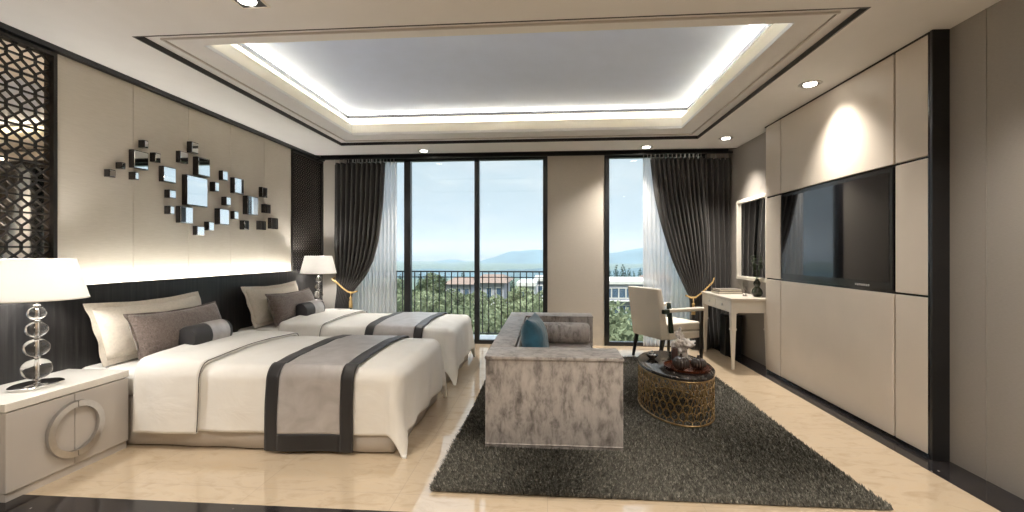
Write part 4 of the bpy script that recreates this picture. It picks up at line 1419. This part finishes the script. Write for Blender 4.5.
for k in range(4):
    me = leafmesh('foliage', 9500, 20 + k, crown(k, 8.0, 2.5), .115)
    me.materials.append(M['leaf'])
    tm = MB(); tm.tube([(0, 0, 0), (.1, .05, 2.5), (.0, 0, 5.5)], .2, 8, [.22, .16, .06])
    for j in range(4): tm.tube([(.05, .02, 2.2 + j * .6), (1.1 * math.cos(j * 1.7), 1.1 * math.sin(j * 1.7), 4 + j * .6)], .07, 6, [.08, .03])
    bmm = tm.bm; tme = bpy.data.meshes.new('trunk'); bmm.to_mesh(tme); bmm.free(); tme.materials.append(M['trunk'])
    TREES.append((me, tme))
conif_blobs = []
for k in range(16):
    z = 1.2 + k * .55; r = 1.7 * (1 - k / 17) + .12
    for j in range(max(1, int(r * 5))):
        a = j * 6.28 / max(1, int(r * 5)) + k
        conif_blobs.append((r * .65 * math.cos(a), r * .65 * math.sin(a), z - .12 * r, .32 * r + .12))
cme = leafmesh('needles', 4200, 77, conif_blobs, .16); cme.materials.append(M['needle'])
ctm = MB(); ctm.tube([(0, 0, 0), (0, 0, 9.4)], .15, 7, [.2, .03]); ctme = bpy.data.meshes.new('trunk'); ctm.bm.to_mesh(ctme); ctm.bm.free(); ctme.materials.append(M['trunk'])
def plant(kind, px, ptop, Y, label, group, spread=1.0, k=0):
    p = at(px, ptop, Y)
    gz = GZ - 34 * min(1, max(0, (Y - 90) / 500))
    H = p.z - gz
    base = 7.35 if kind == 'leafy_tree' else 9.7
    s = H / base
    root = thing(kind, (p.x, Y, gz), label, 'tree', group)
    me, tme = TREES[k % 4] if kind == 'leafy_tree' else (cme, ctme)
    for nm, m in (('foliage', me), ('trunk', tme)):
        o = bpy.data.objects.new(nm, m); COL.objects.link(o); o.parent = root
    root.rotation_euler.z = R.random() * 6.28
    root.scale = (s * spread, s * spread, s)
# leafy trees seen over the railing, in three rows
rowdefs = [(34, [(352, 284), (378, 286), (402, 281), (428, 277), (452, 290), (474, 292), (498, 297), (522, 290), (546, 292)]),
           (22, [(360, 296), (392, 290), (424, 294), (446, 299), (512, 310), (536, 300)]),
           (15, [(375, 309), (408, 303), (438, 312), (468, 316), (556, 316)])]
n = 0
for Y, lst in rowdefs:
    for (px, pt) in lst:
        plant('leafy_tree', px, pt, Y, 'green leafy tree seen through the balcony railing bars', 'trees beyond the railing', 1.0 if Y > 20 else .8, n); n += 1
for (px, pt, Y, sp, lab) in ((622, 304, 15, .9, 'bright green tree filling the bottom of the narrow window'), (650, 309, 17, .9, 'bright green tree behind the armchair back in the narrow window'), (601, 312, 20, .9, 'green tree at the pier edge of the narrow window'), (690, 300, 20, 1, 'green tree behind the sheer of the narrow window')):
    plant('leafy_tree', px, pt, Y, lab, 'trees below the narrow window', sp, n); n += 1
for (px, pt, Y) in ((609, 266.5, 130), (616, 264.5, 130), (623, 264, 135), (629, 268, 130), (640, 267.5, 128), (648, 270, 130), (605, 269, 130), (634, 271, 130), (655, 268, 132), (664, 267, 130)):
    plant('conifer_tree', px, pt, Y, 'dark blue conifer tree rising behind the flat roofed building', 'conifers behind the flat building', 1.15)
for (px, pt, Y) in ((432, 271, 110), (420, 274, 120), (463, 271, 120), (445, 273, 125), (400, 274, 130), (512, 276, 115), (535, 275, 120)):
    plant('conifer_tree', px, pt, Y, 'dark slim conifer poking above the railing line', 'conifers on the skyline', 1.3)

def building(nm, px0, px1, ptop, Y, depth, wallm, label, floors, cols, roof=None, frac=.5, slab=.45):
    a, c = at(px0, ptop, Y), at(px1, ptop, Y)
    gz = GZ - 34 * min(1, max(0, (Y - 90) / 500))
    root = thing(nm, ((a.x + c.x) / 2, Y + depth / 2, gz), label, 'building')
    w, H = c.x - a.x, a.z
    MB().box(a.x, c.x, Y, Y + depth, gz, H).build('walls', wallm, root)
    fh = 3.0
    for r in range(floors):
        z1 = H - .75 - r * fh
        for k in range(cols):
            cw = w / cols
            x0 = a.x + cw * (k + .5 - frac / 2); x1 = a.x + cw * (k + .5 + frac / 2)
            f = MB()
            f.box(x0 - .08, x1 + .08, Y - .06, Y - .005, z1 - 1.75, z1 - 1.6); f.box(x0 - .08, x1 + .08, Y - .06, Y - .005, z1, z1 + .12)
            f.box(x0 - .08, x0, Y - .06, Y - .005, z1 - 1.6, z1); f.box(x1, x1 + .08, Y - .06, Y - .005, z1 - 1.6, z1)
            win = f.build('window', M['rend_white'], root)
            MB().box(x0, x1, Y - .03, Y - .006, z1 - 1.6, z1).build('pane', M['bl_glass'], win)
        MB().box(a.x - .1, c.x + .1, Y - .9, Y - .01, z1 - 2.2, z1 - 2.05).build('balcony_slab', M['rend_white'], root)
    if roof == 'pitched':
        b = MB()
        b.hexa([(a.x - .6, Y - .8, H), (c.x + .6, Y - .8, H), (c.x + .6, Y + depth + .6, H), (a.x - .6, Y + depth + .6, H),
                (a.x + w * .15, Y + depth * .45, H + .9), (c.x - w * .15, Y + depth * .45, H + .9), (c.x - w * .15, Y + depth * .55, H + .9), (a.x + w * .15, Y + depth * .55, H + .9)])
        b.build('roof', M['roof_tile'], root)
    else:
        MB().box(a.x - .3, c.x + .3, Y - .4, Y + depth + .3, H, H + slab).build('roof_slab', M['rend_white'], root)
building('apartment_building', 474, 504, 282.5, 62, 10, M['rend_grey'], 'grey apartment building with brown tiled roof beyond the railing', 4, 3, 'pitched')
building('apartment_building', 446, 471, 284, 75, 10, M['rend_grey'], 'grey building left of the brown roofed one beyond the railing', 3, 3, 'pitched')
building('house', 519, 534, 286, 58, 8, M['rend_white'], 'white block house beyond the railing near the pier', 3, 2)
building('house', 536, 553, 281, 70, 9, M['rend_grey'], 'grey white house at the pier side of the wide window', 4, 2)
building('flat_roofed_building', 590, 655, 284, 80, 14, M['rend_grey'], 'long pale flat roofed building seen through the narrow window', 4, 9, None, .84, .55)
building('house', 652, 672, 279, 90, 10, M['rend_grey'], 'small house behind the sheer right of the flat roofed building', 2, 2, 'pitched')

# ------------------------------------------------------------------ HAZE (a real volume over the far valley)
hm = bpy.data.materials.new('valley_haze'); hm.use_nodes = True
nt = hm.node_tree; nt.nodes.clear()
o_ = nt.nodes.new('ShaderNodeOutputMaterial'); vs = nt.nodes.new('ShaderNodeVolumeScatter')
vs.inputs['Color'].default_value = (.27, .345, .43, 1); vs.inputs['Density'].default_value = .00062; vs.inputs['Anisotropy'].default_value = .2
nt.links.new(vs.outputs[0], o_.inputs['Volume'])
hz = MB().box(-6000, 6000, 150, 3200, -70, 75).build('haze', hm)
hz['kind'] = 'stuff'; tag(hz, 'pale blue haze over the distant valley and hills', 'haze')

# ------------------------------------------------------------------ SKY + SUN
w = bpy.data.worlds.new('sky'); scn.world = w
w.use_nodes = True
nt = w.node_tree; nt.nodes.clear()
out = nt.nodes.new('ShaderNodeOutputWorld'); bg = nt.nodes.new('ShaderNodeBackground')
tc = nt.nodes.new('ShaderNodeTexCoord'); sp = nt.nodes.new('ShaderNodeSeparateXYZ')
nt.links.new(tc.outputs['Generated'], sp.inputs[0])
rp = nt.nodes.new('ShaderNodeValToRGB')
els = rp.color_ramp.elements
stops = [(0.0, (.10, .12, .09, 1)), (.498, (.25, .28, .28, 1)), (.502, (.43, .49, .525, 1)), (.55, (.38, .455, .505, 1)), (.625, (.35, .425, .475, 1)), (.74, (.62, .70, .80, 1)), (.80, (1.7, 2.0, 2.3, 1)), (1, (3.1, 3.5, 4.0, 1))]
while len(els) < len(stops): els.new(.5)
for e, (p_, c) in zip(els, stops): e.position = p_; e.color = c
ma = nt.nodes.new('ShaderNodeMath'); ma.operation = 'MULTIPLY_ADD'; ma.inputs[1].default_value = .5; ma.inputs[2].default_value = .5
nt.links.new(sp.outputs['Z'], ma.inputs[0]); nt.links.new(ma.outputs[0], rp.inputs[0])
mp = nt.nodes.new('ShaderNodeMapping'); mp.inputs['Scale'].default_value = (1.6, 1.6, 5.5)
nt.links.new(tc.outputs['Generated'], mp.inputs[0])
nz = nt.nodes.new('ShaderNodeTexNoise'); nz.inputs['Scale'].default_value = 2.6; nz.inputs['Detail'].default_value = 7; nz.inputs['Roughness'].default_value = .55
nt.links.new(mp.outputs[0], nz.inputs['Vector'])
cr = nt.nodes.new('ShaderNodeValToRGB')
cr.color_ramp.elements[0].position = .45; cr.color_ramp.elements[0].color = (0, 0, 0, 1)
cr.color_ramp.elements[1].position = .75; cr.color_ramp.elements[1].color = (.75, .75, .75, 1)
nt.links.new(nz.outputs['Fac'], cr.inputs[0])
mx = nt.nodes.new('ShaderNodeMixRGB'); mx.inputs[2].default_value = (.48, .52, .54, 1)
nt.links.new(cr.outputs[0], mx.inputs[0]); nt.links.new(rp.outputs[0], mx.inputs[1])
nt.links.new(mx.outputs[0], bg.inputs[0])
bg.inputs[1].default_value = 1.0
nt.links.new(bg.outputs[0], out.inputs[0])
sd = bpy.data.lights.new('sun', 'SUN'); sd.energy = 2.6; sd.angle = math.radians(3); sd.color = (1, .95, .86)
so = bpy.data.objects.new('sun', sd); COL.objects.link(so)
so.rotation_euler = Vector((.45, .62, -.75)).to_track_quat('-Z', 'Y').to_euler()
# daylight portals in the window openings (sampling aid only)
for (x0, x1) in ((-2.95, 0), (.8, 2.2)):
    ld = bpy.data.lights.new('window_portal', 'AREA'); ld.shape = 'RECTANGLE'; ld.size = x1 - x0; ld.size_y = 2.65
    ld.cycles.is_portal = True
    lo = bpy.data.objects.new('window_portal', ld); COL.objects.link(lo)
    lo.location = ((x0 + x1) / 2, YB + .19, 1.33); lo.rotation_euler = (-PI / 2, 0, 0)
